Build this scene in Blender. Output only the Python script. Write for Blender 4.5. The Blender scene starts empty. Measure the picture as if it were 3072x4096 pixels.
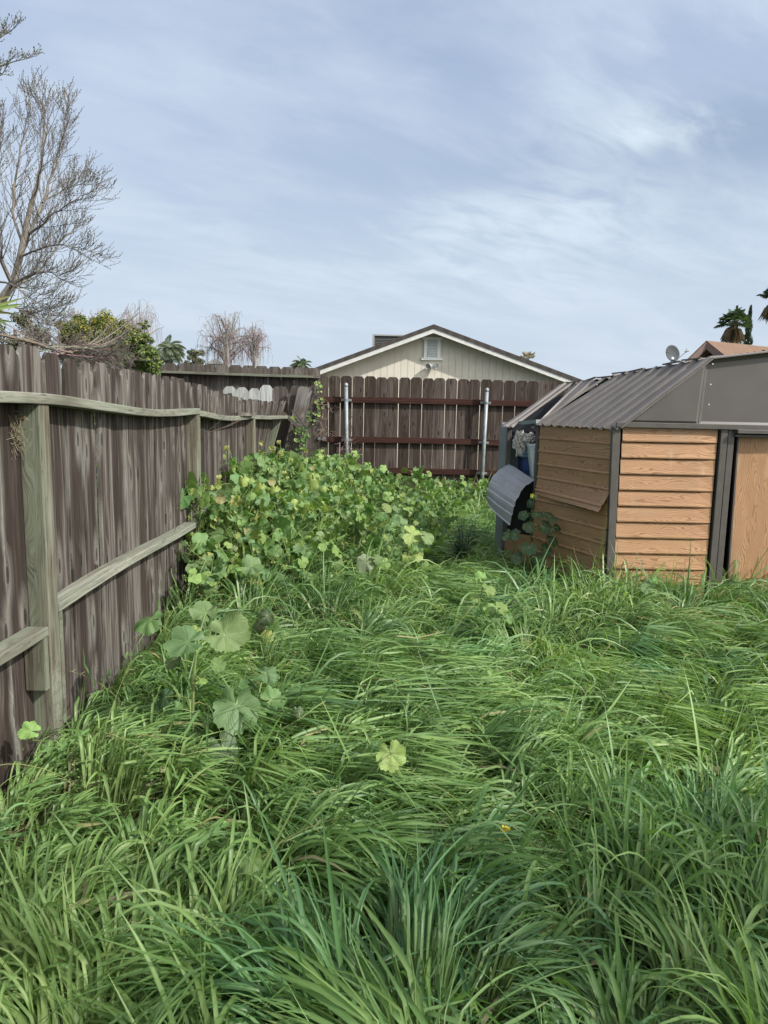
import bpy, bmesh, math, random
import numpy as np
from mathutils import Vector, Matrix, noise as mnoise
random.seed(7); RNG=np.random.default_rng(11)
SC=bpy.context.scene; COL=SC.collection
F=2880.0; H=1.45; G=-0.15
def cam_matrix():
    return Matrix.Rotation(math.radians(90-8.26),3,'X')@Matrix.Rotation(math.radians(1.15),3,'Z')
CM=cam_matrix()
def at(px,py,X=None,Y=None,Z=None):
    """photo direction met with a real plane of the yard (used to survey where things stand)"""
    d=CM@Vector(((px-1536)/F,-(py-2048)/F,-1.0))
    if X is not None: t=X/d.x
    elif Y is not None: t=Y/d.y
    else: t=(Z-H)/d.z
    return Vector((0,0,H))+d*t
def lerp(a,b,t): return a+(b-a)*t
def U(a,b): return random.uniform(a,b)

def curve(p,q,sag=0,n=6,side=(0,0,0)):
    p=Vector(p);q=Vector(q);s=Vector(side)
    return [p.lerp(q,i/n)+Vector((0,0,sag*4*(i/n)*(1-i/n)))+s*(4*(i/n)*(1-i/n)) for i in range(n+1)]
# ------------------------------------------------------------------ tags
def tag(o,label=None,cat=None,group=None,kind=None):
    if label: o['label']=label
    if cat: o['category']=cat
    if group: o['group']=group
    if kind: o['kind']=kind
    return o
def empty(name,loc=(0,0,0)):
    o=bpy.data.objects.new(name,None); o.empty_display_size=.1; o.location=loc; COL.objects.link(o); return o
def copy_tree(o,parent=None):
    c=o.copy(); COL.objects.link(c); c.parent=parent
    for ch in o.children: copy_tree(ch,c)
    return c
# ------------------------------------------------------------------ mesh builder
class MB:
    def __init__(s): s.v=[];s.f=[];s.wc=[];s.ti=[];s.ec=[];s.col=[];s.mi=[]
    def add(s,vs,fs,wc=None,tint=0.5,ec=None,col=(.5,.5,.5),mi=0):
        n=len(s.v); s.v.extend([tuple(p) for p in vs])
        s.f.extend([tuple(i+n for i in f) for f in fs]); s.mi.extend([mi]*len(fs))
        s.wc.extend([tuple(w) for w in (wc if wc is not None else vs)])
        s.ti.extend([tint]*len(vs)); s.ec.extend(list(ec) if ec is not None else [0]*len(vs))
        if len(col)==3 and not hasattr(col[0],'__len__'): s.col.extend([(col[0],col[1],col[2],1)]*len(vs))
        else: s.col.extend([(c[0],c[1],c[2],1) for c in col])
    def build(s,name,mats,parent=None,smooth=False,bevel=0,origin=None):
        me=bpy.data.meshes.new(name)
        vs=s.v
        if origin is not None:
            vs=[(a-origin[0],b-origin[1],c-origin[2]) for a,b,c in vs]
        me.from_pydata(vs,[],s.f)
        if not isinstance(mats,(list,tuple)): mats=[mats]
        for m in mats: me.materials.append(m)
        n=len(me.vertices)
        a=me.attributes.new('wc','FLOAT_VECTOR','POINT'); a.data.foreach_set('vector',np.array(s.wc,dtype=np.float32).ravel())
        a=me.attributes.new('tint','FLOAT','POINT'); a.data.foreach_set('value',np.array(s.ti,dtype=np.float32))
        a=me.attributes.new('ec','FLOAT','POINT'); a.data.foreach_set('value',np.array(s.ec,dtype=np.float32))
        a=me.attributes.new('col','FLOAT_COLOR','POINT'); a.data.foreach_set('color',np.array(s.col,dtype=np.float32).ravel())
        me.polygons.foreach_set('material_index',s.mi)
        if smooth: me.polygons.foreach_set('use_smooth',[True]*len(me.polygons))
        me.update()
        o=bpy.data.objects.new(name,me); COL.objects.link(o)
        if origin is not None: o.location=origin
        if parent: o.parent=parent
        if bevel:
            b=o.modifiers.new('b','BEVEL'); b.width=bevel; b.segments=2; b.limit_method='ANGLE'; b.angle_limit=math.radians(40)
        return o
    # --- a sawn board lofted along V
    def board(s,O,Uv,Nv,Vv,w,t,L,ear=0,nseg=1,bend=None,tint=None,col=(.5,.5,.5),earr=None,warp=0):
        O=Vector(O);Uv=Vector(Uv);Nv=Vector(Nv);Vv=Vector(Vv)
        rows=[L*i/nseg for i in range(nseg+1)]
        W=[w/2]*len(rows); WR=[w/2]*len(rows)
        if ear:
            e2=ear if earr is None else earr
            rows[-1]=L-ear*1.1; rows.append(L-ear*.35); rows.append(L); W+= [w/2-ear*.62,w/2-ear]; WR+=[w/2-e2*.62,w/2-e2]
        r=(U(0,20),U(0,20),U(0,20)); tint=U(0,1) if tint is None else tint
        vs=[];wc=[];ec=[];k=5
        for v,hw,hr in zip(rows,W,WR):
            b=bend(v) if bend else Vector((0,0,0))
            for u,n in ((-hw,0),(warp and 0.0 or 0.0,warp),(hr,0),(hr,-t),(-hw,-t)):
                vs.append(O+Uv*u+Nv*n+Vv*v+b); wc.append((u+r[0],n+r[1],v+r[2])); ec.append(u/(w/2))
        fs=[]
        for i in range(len(rows)-1):
            a=i*k;b=a+k
            for j in range(k):
                fs.append((a+j,a+(j+1)%k,b+(j+1)%k,b+j))
        fs.append(tuple(range(k-1,-1,-1))); m=(len(rows)-1)*k; fs.append(tuple(m+j for j in range(k)))
        s.add(vs,fs,wc,tint,ec,col)
    def box(s,c,size,R=None,**kw):
        c=Vector(c);hx,hy,hz=[q/2 for q in size]
        vs=[Vector((x*hx,y*hy,z*hz)) for x in(-1,1) for y in(-1,1) for z in(-1,1)]
        wc=[tuple(p+Vector((c.x,c.y,c.z))) for p in vs]
        if R is not None: vs=[R@p for p in vs]
        vs=[c+p for p in vs]
        s.add(vs,[(0,1,3,2),(4,6,7,5),(0,4,5,1),(2,3,7,6),(0,2,6,4),(1,5,7,3)],wc,**kw)
    def bar(s,p,q,w,h,up=(0,0,1),**kw):
        p=Vector(p);q=Vector(q);d=(q-p);L=d.length;d.normalize();u=d.cross(Vector(up));
        if u.length<1e-4: u=d.cross(Vector((0,1,0)))
        u.normalize();n=u.cross(d)
        s.board(p+n*h/2,u,n,d,w,h,L,**kw)
    def tube(s,pts,rad,k=5,col=(.5,.5,.5),cap=True,tint=.5,mi=0):
        pts=[Vector(p) for p in pts]; n=len(pts)
        vs=[];wc=[];fs=[];acc=U(0,9);r0=U(0,9)
        d=(pts[1]-pts[0]).normalized(); u=d.orthogonal().normalized()
        for i,p in enumerate(pts):
            dd=(pts[min(i+1,n-1)]-pts[max(i-1,0)])
            if dd.length<1e-9: dd=d
            dd=dd.normalized(); u=(u-dd*u.dot(dd))
            u=u.normalized() if u.length>1e-6 else dd.orthogonal().normalized()
            w=dd.cross(u); r=rad[i] if hasattr(rad,'__len__') else rad
            if i: acc+=(p-pts[i-1]).length
            for j in range(k):
                a=2*math.pi*j/k; q=u*math.cos(a)*r+w*math.sin(a)*r
                vs.append(p+q); wc.append((q.x+r0,q.y,acc))
        for i in range(n-1):
            for j in range(k):
                a=i*k+j;b=i*k+(j+1)%k; fs.append((a,b,b+k,a+k))
        if cap and k>3: fs.append(tuple(range(k-1,-1,-1))); fs.append(tuple((n-1)*k+j for j in range(k)))
        s.add(vs,fs,wc,tint,None,col,mi)
    def grid(s,P,thick=0,**kw):
        """P: rows x cols of points"""
        R=len(P);C=len(P[0]); vs=[Vector(p) for r in P for p in r]
        fs=[(i*C+j,i*C+j+1,(i+1)*C+j+1,(i+1)*C+j) for i in range(R-1) for j in range(C-1)]
        s.add(vs,fs,**kw)
def solidify(o,t):
    m=o.modifiers.new('s','SOLIDIFY'); m.thickness=t; m.offset=0; return o

# ------------------------------------------------------------------ materials
def newmat(name):
    m=bpy.data.materials.new(name); m.use_nodes=True; nt=m.node_tree; nt.nodes.clear()
    out=nt.nodes.new('ShaderNodeOutputMaterial'); return m,nt,out
class NT:
    def __init__(s,nt): s.nt=nt
    def n(s,t,props=None,**inp):
        x=s.nt.nodes.new(t)
        for k,v in (props or {}).items(): setattr(x,k,v)
        for k,v in inp.items():
            key=k.replace('_',' ') if not k.startswith('i') or not k[1:].isdigit() else int(k[1:])
            sock=x.inputs[key]
            if isinstance(v,bpy.types.NodeSocket): s.nt.links.new(v,sock)
            else: sock.default_value=v
        return x
    def m(s,op,a,b=0.0,c=0.0,clamp=False):
        x=s.nt.nodes.new('ShaderNodeMath'); x.operation=op; x.use_clamp=clamp
        for i,v in enumerate((a,b,c)):
            if isinstance(v,bpy.types.NodeSocket): s.nt.links.new(v,x.inputs[i])
            else: x.inputs[i].default_value=v
        return x.outputs[0]
    def vm(s,op,a,b=(0,0,0)):
        x=s.nt.nodes.new('ShaderNodeVectorMath'); x.operation=op
        for i,v in enumerate((a,b)):
            if isinstance(v,bpy.types.NodeSocket): s.nt.links.new(v,x.inputs[i])
            else: x.inputs[i].default_value=v
        return x.outputs[1] if op in('DOT_PRODUCT','LENGTH','DISTANCE') else x.outputs[0]
    def attr(s,name,o='Vector'): return s.n('ShaderNodeAttribute',{'attribute_name':name}).outputs[o]
    def noise(s,vec,scale=5,detail=3,rough=.55,dist=0,o=0):
        return s.n('ShaderNodeTexNoise',None,Vector=vec,Scale=scale,Detail=detail,Roughness=rough,Distortion=dist).outputs[o]
    def mix(s,f,a,b,bt='MIX'):
        x=s.nt.nodes.new('ShaderNodeMix'); x.data_type='RGBA'; x.blend_type=bt
        for i,v in ((0,f),(6,a),(7,b)):
            if isinstance(v,bpy.types.NodeSocket): s.nt.links.new(v,x.inputs[i])
            else: x.inputs[i].default_value=v if not (hasattr(v,'__len__') and len(v)==3) else (*v,1)
        return x.outputs[2]
    def ss(s,v,a,b,lo=0.,hi=1.):
        x=s.nt.nodes.new('ShaderNodeMapRange'); x.interpolation_type='SMOOTHSTEP'
        for i,q in enumerate((v,a,b,lo,hi)):
            if isinstance(q,bpy.types.NodeSocket): s.nt.links.new(q,x.inputs[i])
            else: x.inputs[i].default_value=q
        return x.outputs[0]
    def bump(s,h,strength=.3,dist=.01):
        return s.n('ShaderNodeBump',None,Height=h,Strength=strength,Distance=dist).outputs[0]
    def bsdf(s,out,col,rough=.8,metal=0.,normal=None,spec=.3,**kw):
        p=s.n('ShaderNodeBsdfPrincipled',None,Base_Color=col if isinstance(col,bpy.types.NodeSocket) or len(col)==4 else (*col,1),Roughness=rough,Metallic=metal)
        p.inputs['Specular IOR Level'].default_value=spec
        if normal is not None: s.nt.links.new(normal,p.inputs['Normal'])
        if out is not None: s.nt.links.new(p.outputs[0],out.inputs[0])
        return p
def C3(c): return (*c,1)

def wood_mat(name,dark,mid,light,edge=(.36,.34,.31),edge_amt=.6,knot=1.0,light_amt=.5,green=None,white=None,cracks=0.0):
    m,nt,out=newmat(name); T=NT(nt)
    wc=T.attr('wc'); ti=T.attr('tint','Fac'); ec=T.attr('ec','Fac')
    kv=T.vm('MULTIPLY',wc,(8.5,2.0,2.6))
    ks=T.n('ShaderNodeSeparateXYZ',None,Vector=kv); kv=T.n('ShaderNodeCombineXYZ',None,X=ks.outputs[0],Y=ks.outputs[2],Z=0.).outputs[0]
    vor=T.n('ShaderNodeTexVoronoi',{'feature':'F1','voronoi_dimensions':'2D'},Vector=kv,Scale=1.0,Randomness=1.0)
    d=vor.outputs['Distance']
    sel=T.m('GREATER_THAN',T.n('ShaderNodeSeparateColor',None,Color=vor.outputs['Color']).outputs[0],.52)
    halo=T.m('MULTIPLY',T.ss(d,.50,.05),sel); core=T.m('MULTIPLY',T.ss(d,.13,.07),sel)
    warp=T.n('ShaderNodeCombineXYZ',None,X=T.m('MULTIPLY',halo,.035),Y=0.,Z=0.).outputs[0]
    w2=T.vm('ADD',wc,warp)
    big=T.noise(T.vm('MULTIPLY',w2,(16,8,1.1)),1,3,.6)
    med=T.noise(T.vm('MULTIPLY',w2,(55,30,1.6)),1,3,.6)
    fine=T.noise(T.vm('MULTIPLY',w2,(230,80,5)),1,3,.65)
    f=T.m('ADD',T.m('MULTIPLY',big,.60),T.m('ADD',T.m('MULTIPLY',med,.62),T.m('SUBTRACT',T.m('MULTIPLY',T.m('SUBTRACT',ti,.5),.20),.06)))
    c=T.mix(T.ss(f,.42,.62),dark,mid)
    c=T.mix(T.m('MULTIPLY',T.ss(f,.57,.73),light_amt),c,light)
    patch=T.noise(T.vm('MULTIPLY',wc,(9,4,1.0)),1,2,.5)
    e=T.m('MULTIPLY',T.m('POWER',T.m('ABSOLUTE',ec),5.0),T.ss(T.noise(T.vm('MULTIPLY',wc,(30,10,3)),1,3),.35,.65))
    c=T.mix(T.m('MULTIPLY',e,edge_amt),c,edge)
    c=T.mix(T.m('MULTIPLY',T.m('MULTIPLY',halo,T.ss(patch,.35,.6)),.75*knot),c,edge)
    ring=T.m('SINE',T.m('MULTIPLY',d,95.0))
    c=T.mix(T.m('MULTIPLY',T.m('MULTIPLY',T.ss(d,.26,.06),sel),T.ss(ring,-.2,.9,0,.55*knot)),c,dark)
    c=T.mix(T.m('MULTIPLY',core,.75*knot),c,tuple(x*.45 for x in dark))
    if green is not None:
        c=T.mix(T.ss(T.noise(T.vm('MULTIPLY',wc,(12,12,.8)),1,3),.38,.68,0,.8),c,green)
    c=T.mix(T.ss(fine,.30,.60,.42,0),c,tuple(x*.4 for x in dark))
    if cracks:
        cr=T.noise(T.vm('MULTIPLY',w2,(90,90,2.2)),1,2,.5)
        line=T.ss(T.m('ABSOLUTE',T.m('SUBTRACT',cr,.5)),.0,.02,cracks,0)
        brk=T.ss(T.noise(T.vm('MULTIPLY',wc,(20,20,5)),1,2),.5,.58)
        c=T.mix(T.m('MULTIPLY',line,brk),c,(.015,.012,.01))
    if white is not None:
        ge=T.n('ShaderNodeNewGeometry').outputs['Position']
        zz=T.n('ShaderNodeSeparateXYZ',None,Vector=ge).outputs[2]; xx=T.n('ShaderNodeSeparateXYZ',None,Vector=ge).outputs[0]
        nn=T.noise(T.vm('MULTIPLY',ge,(2.6,2.6,2.2)),1,3,.5)
        hh=T.m('ADD',zz,T.m('MULTIPLY',nn,white[2]))
        wm=T.ss(hh,white[0],white[1])
        if len(white)>3: wm=T.m('MULTIPLY',wm,T.m('MULTIPLY',T.ss(xx,white[3],white[3]+.35),T.ss(xx,white[4],white[4]-.3)))
        wm=T.m('MULTIPLY',wm,T.ss(med,.25,.5,.55,.97))
        c=T.mix(wm,c,(.50,.52,.52))
    h=T.m('ADD',T.m('MULTIPLY',fine,.6),T.m('MULTIPLY',med,.6))
    T.bsdf(out,c,.88,normal=T.bump(h,.65,.004),spec=.15)
    return m
M={}
M['fence']=wood_mat('weathered_fence_wood',(.030,.023,.020),(.060,.048,.042),(.205,.195,.178),edge=(.25,.245,.22),light_amt=.62,edge_amt=.75)
M['treated']=wood_mat('greenish_treated_wood',(.075,.060,.044),(.14,.128,.098),(.24,.25,.195),edge=(.22,.25,.20),edge_amt=.35,green=(.155,.185,.135),light_amt=.6,knot=.6,cracks=.8)
M['railwood']=wood_mat('bleached_rail_wood',(.13,.125,.10),(.205,.205,.17),(.33,.33,.28),edge=(.26,.28,.23),edge_amt=.3,green=(.175,.20,.155),light_amt=.6,knot=.7,cracks=.8)
M['brown']=wood_mat('brown_fence_wood',(.036,.026,.022),(.072,.055,.048),(.165,.145,.13),edge=(.08,.065,.055),edge_amt=.2,light_amt=.45,knot=1.1)
M['redrail']=wood_mat('red_stained_rail_wood',(.032,.014,.012),(.052,.024,.019),(.07,.038,.032),edge=(.06,.03,.02),edge_amt=.1,light_amt=.3,knot=.6)
M['grey']=wood_mat('grey_fence_wood',(.062,.052,.046),(.115,.10,.09),(.21,.20,.18),edge=(.15,.14,.13),edge_amt=.3,light_amt=.5,white=(1.98,1.72,.50,-3.0,-1.75))
M['white']=wood_mat('white_painted_wood',(.30,.31,.30),(.46,.48,.48),(.55,.57,.58),edge=(.38,.38,.37),edge_amt=.2,light_amt=.5,knot=.3)
M['whitestain']=wood_mat('half_painted_wood',(.062,.052,.046),(.12,.105,.095),(.21,.2,.18),edge_amt=.2,white=(1.42,1.56,.16,-1.38,-1.10))
M['greyplain']=wood_mat('plain_grey_wood',(.062,.052,.046),(.115,.10,.09),(.22,.21,.19),edge=(.2,.19,.18),edge_amt=.3,light_amt=.5)
M['orangepost']=wood_mat('brown_corner_post_wood',(.10,.055,.035),(.17,.105,.07),(.27,.2,.15),edge_amt=.2,cracks=.5)

def simple(name,col,rough=.6,metal=0.,bumps=0,var=.15,spec=.4,scale=12,dirt=None):
    m,nt,out=newmat(name); T=NT(nt)
    g=T.n('ShaderNodeNewGeometry').outputs['Position']
    n=T.noise(g,scale,5,.6)
    c=T.mix(T.ss(n,.3,.7),tuple(x*(1-var) for x in col),tuple(min(1,x*(1+var)) for x in col))
    if dirt:
        n3=T.noise(T.vm('MULTIPLY',g,(6,6,2)),1,5,.65); c=T.mix(T.ss(n3,.52,.75,0,.7),c,dirt)
    n2=T.noise(g,scale*9,3,.6)
    r=T.m('ADD',T.m('MULTIPLY',n,.25),rough-.12)
    T.bsdf(out,c,r,metal,T.bump(n2,bumps,.003) if bumps else None,spec)
    return m
M['galv']=simple('galvanised_steel',(.20,.225,.24),.5,.35,.05,.18,dirt=(.30,.31,.31))
M['roofmetal']=simple('grey_brown_roof_metal',(.125,.113,.105),.5,.15,.04,.10,spec=.45,scale=5,dirt=(.17,.15,.135))
M['panelgrey']=simple('grey_wall_metal',(.20,.215,.235),.5,.15,.03,.10,spec=.4,scale=6,dirt=(.12,.12,.125))
M['trim']=simple('dark_taupe_trim_metal',(.075,.068,.062),.45,.0,.05,.1,spec=.45)
M['gable']=simple('taupe_gable_metal',(.082,.076,.070),.42,.0,.03,.06,spec=.5,scale=4)
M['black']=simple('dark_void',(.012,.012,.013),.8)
M['screw']=simple('screw_steel',(.6,.6,.6),.3,.7)
M['bluebin']=simple('blue_plastic',(.028,.06,.19),.4,0,.02,.08)
M['bluelid']=simple('pale_blue_plastic',(.20,.29,.42),.4,0,.02,.08)
M['whiteplastic']=simple('white_plastic',(.48,.54,.58),.35,0,.02,.05)
M['cloth']=simple('stained_cloth',(.42,.40,.37),.95,0,.4,.15,dirt=(.10,.09,.085),scale=25)
M['fascia']=simple('peeling_white_fascia_paint',(.52,.53,.51),.7,0,.2,.08,dirt=(.42,.40,.37),scale=8)
M['ventwhite']=simple('white_vent_paint',(.66,.70,.68),.5,0,.05,.05)
M['lamp']=simple('white_lamp_metal',(.60,.60,.58),.4,0,0,.05)
M['lens']=simple('lamp_glass',(.25,.27,.28),.08,.3,0,.05)
M['cooler']=simple('grey_cooler_louvres',(.06,.065,.065),.6,0,.05,.1)
M['coolertrim']=simple('grey_cooler_case',(.25,.26,.26),.6,0,.05,.1)
M['dish']=simple('grey_dish_metal',(.035,.042,.047),.7,0,0,.06)
M['dishmast']=simple('pale_grey_mast',(.38,.40,.42),.5,.2,0,.1)
M['pinkfascia']=simple('pinkish_brown_fascia',(.17,.12,.105),.8,0,.1,.08)
M['stucco']=simple('taupe_stucco',(.26,.235,.215),.9,0,.3,.06)
M['wirescrap']=simple('rusty_corrugated_sheet',(.34,.22,.15),.7,.2,.1,.35,scale=9,dirt=(.12,.11,.10))
M['yellow']=simple('yellow_plastic',(.62,.45,.03),.5,0,0,.1)
M['housewall']=simple('cream_house_siding',(.54,.515,.44),.85,0,.15,.05,scale=3,dirt=(.50,.45,.36))
M['backhouse']=simple('light_stucco',(.55,.53,.48),.9,0,.1,.04)
def shingle(name,a,b):
    m,nt,out=newmat(name); T=NT(nt)
    wc=T.attr('wc')
    br=T.n('ShaderNodeTexBrick',None,Vector=wc,Color1=C3(a),Color2=C3(b),Mortar=C3(tuple(x*.55 for x in a)),Scale=1.0)
    br.inputs['Mortar Size'].default_value=.008; br.inputs['Brick Width'].default_value=.30; br.inputs['Row Height'].default_value=.14
    c=T.mix(T.noise(wc,3,4,.6),br.outputs[0],tuple(x*.8 for x in b)); c=T.mix(T.ss(T.noise(wc,60,2),.3,.7,0,.3),c,tuple(x*1.5 for x in b))
    T.bsdf(out,c,.95,normal=T.bump(T.noise(wc,90,2),.5,.01),spec=.1); return m
M['shingledark']=shingle('dark_roof_shingles',(.045,.040,.037),(.085,.075,.07))
M['shinglebrown']=shingle('brown_roof_shingles',(.13,.085,.062),(.18,.12,.088))
def fauxwood(name,a,b,horizontal=True,along=None):
    """embossed woodgrain print on sheet steel: wc.x along grain, wc.z across"""
    m,nt,out=newmat(name); T=NT(nt)
    wc=T.attr('wc'); ti=T.attr('tint','Fac')
    off=T.n('ShaderNodeCombineXYZ',None,X=T.m('MULTIPLY',ti,13.),Y=T.m('MULTIPLY',ti,7.),Z=0.).outputs[0]
    p=T.vm('ADD',wc,off)
    n1=T.noise(T.vm('MULTIPLY',p,(3.2,1,14)),1,1.5,.4)
    sep=T.n('ShaderNodeSeparateXYZ',None,Vector=p)
    jit=T.noise(T.vm('MULTIPLY',p,(7,1,34)),1,2,.5)
    ph=T.m('ADD',T.m('MULTIPLY',sep.outputs[2],520.),T.m('ADD',T.m('MULTIPLY',n1,64.),T.m('MULTIPLY',jit,9.)))
    line=T.m('SINE',ph)
    brk=T.noise(T.vm('MULTIPLY',p,(3.5,1,26)),1,3,.6)
    k=T.m('MULTIPLY',T.ss(line,.1,.95),T.ss(brk,.3,.6,.35,1.))
    fine=T.noise(T.vm('MULTIPLY',p,(25,1,420)),1,2,.6)
    c=T.mix(T.ss(T.noise(T.vm('MULTIPLY',p,(2,1,9)),1,2),.3,.7),a,tuple(x*.85 for x in a))
    c=T.mix(T.m('MULTIPLY',k,.75),c,b)
    c=T.mix(T.ss(fine,.45,.7,0,.35),c,tuple(x*1.3 for x in b))
    g=T.n('ShaderNodeNewGeometry').outputs['Position']
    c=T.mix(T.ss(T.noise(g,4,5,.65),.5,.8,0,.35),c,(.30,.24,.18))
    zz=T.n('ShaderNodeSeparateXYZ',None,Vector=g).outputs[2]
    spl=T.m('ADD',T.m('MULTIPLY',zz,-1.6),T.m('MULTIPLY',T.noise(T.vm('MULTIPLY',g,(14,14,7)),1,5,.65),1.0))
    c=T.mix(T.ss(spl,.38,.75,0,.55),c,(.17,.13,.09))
    c=T.mix(T.ss(T.noise(T.vm('MULTIPLY',g,(26,26,3.0)),1,4,.6),.60,.74,0,.30),c,(.44,.36,.28))
    T.bsdf(out,c,.5,normal=T.bump(k,-.25,.002),spec=.35); return m
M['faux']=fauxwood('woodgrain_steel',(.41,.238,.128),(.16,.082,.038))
def leaf_mat(name,rough=.55,trans=.3,spec=.35,veins=False,tmul=(1.25,1.35,.6)):
    m,nt,out=newmat(name); T=NT(nt)
    c=T.attr('col','Color')
    if veins:
        uv=T.attr('wc'); s=T.n('ShaderNodeSeparateXYZ',None,Vector=uv)
        # wc.x = angle/lobe phase, wc.y radius
        ph=T.m('ABSOLUTE',T.m('SINE',T.m('MULTIPLY',s.outputs[0],math.pi)))   # 0 on the main veins
        vein=T.ss(T.m('MULTIPLY',ph,s.outputs[1]),.075,.02)
        fr=T.m('ABSOLUTE',T.m('SUBTRACT',T.m('FRACT',T.m('ADD',s.outputs[0],.5)),.5))
        side=T.m('SINE',T.m('ADD',T.m('MULTIPLY',s.outputs[1],30.),T.m('MULTIPLY',fr,-34.)))
        side=T.m('MULTIPLY',side,T.ss(s.outputs[1],.15,.5))
        c=T.mix(T.m('MULTIPLY',vein,.6),c,(.27,.35,.16))
        n=T.noise(T.n('ShaderNodeNewGeometry').outputs['Position'],45,4,.6); c=T.mix(T.ss(n,.42,.72,0,.45),c,T.mix(1.,c,(.62,.66,.6),'MULTIPLY'))
        nrm=T.bump(T.m('ADD',T.m('MULTIPLY',vein,-1.),T.m('MULTIPLY',side,-.18)),.5,.004)
    else: nrm=None
    p=T.bsdf(None,c,rough,0,nrm,spec)
    tc=T.mix(1.,c,tmul,'MULTIPLY')
    tr=T.n('ShaderNodeBsdfTranslucent',None,Color=tc)
    mx=T.n('ShaderNodeMixShader',None,i0=trans,i1=p.outputs[0],i2=tr.outputs[0])
    nt.links.new(mx.outputs[0],out.inputs[0]); return m
M['grass']=leaf_mat('grass_blades',.42,.38,.45)
M['leaf']=leaf_mat('mallow_leaves',.5,.30,.40,True)
M['treeleaf']=leaf_mat('tree_leaves',.5,.25,.4)
def vcol(name,rough=.85):
    m,nt,out=newmat(name); T=NT(nt); c=T.attr('col','Color'); wc=T.attr('wc')
    c=T.mix(T.ss(T.noise(T.vm('MULTIPLY',wc,(30,30,6)),1,3),.35,.7,0,.5),c,T.mix(1.,c,(.45,.45,.45),'MULTIPLY'))
    T.bsdf(out,c,rough,spec=.2); return m
M['bark']=vcol('twig_bark'); M['stem']=vcol('plant_stems',.6)
def ground_mat():
    m,nt,out=newmat('soil_and_litter'); T=NT(nt)
    g=T.n('ShaderNodeNewGeometry').outputs['Position']
    n=T.noise(g,3,6,.65); n2=T.noise(g,60,4,.6)
    c=T.mix(T.ss(n,.35,.65),(.030,.024,.014),(.045,.055,.018)); c=T.mix(T.ss(n2,.4,.65,0,.7),c,(.085,.085,.04))
    T.bsdf(out,c,.95,normal=T.bump(n2,.8,.03),spec=.1); return m
M['ground']=ground_mat()

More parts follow.
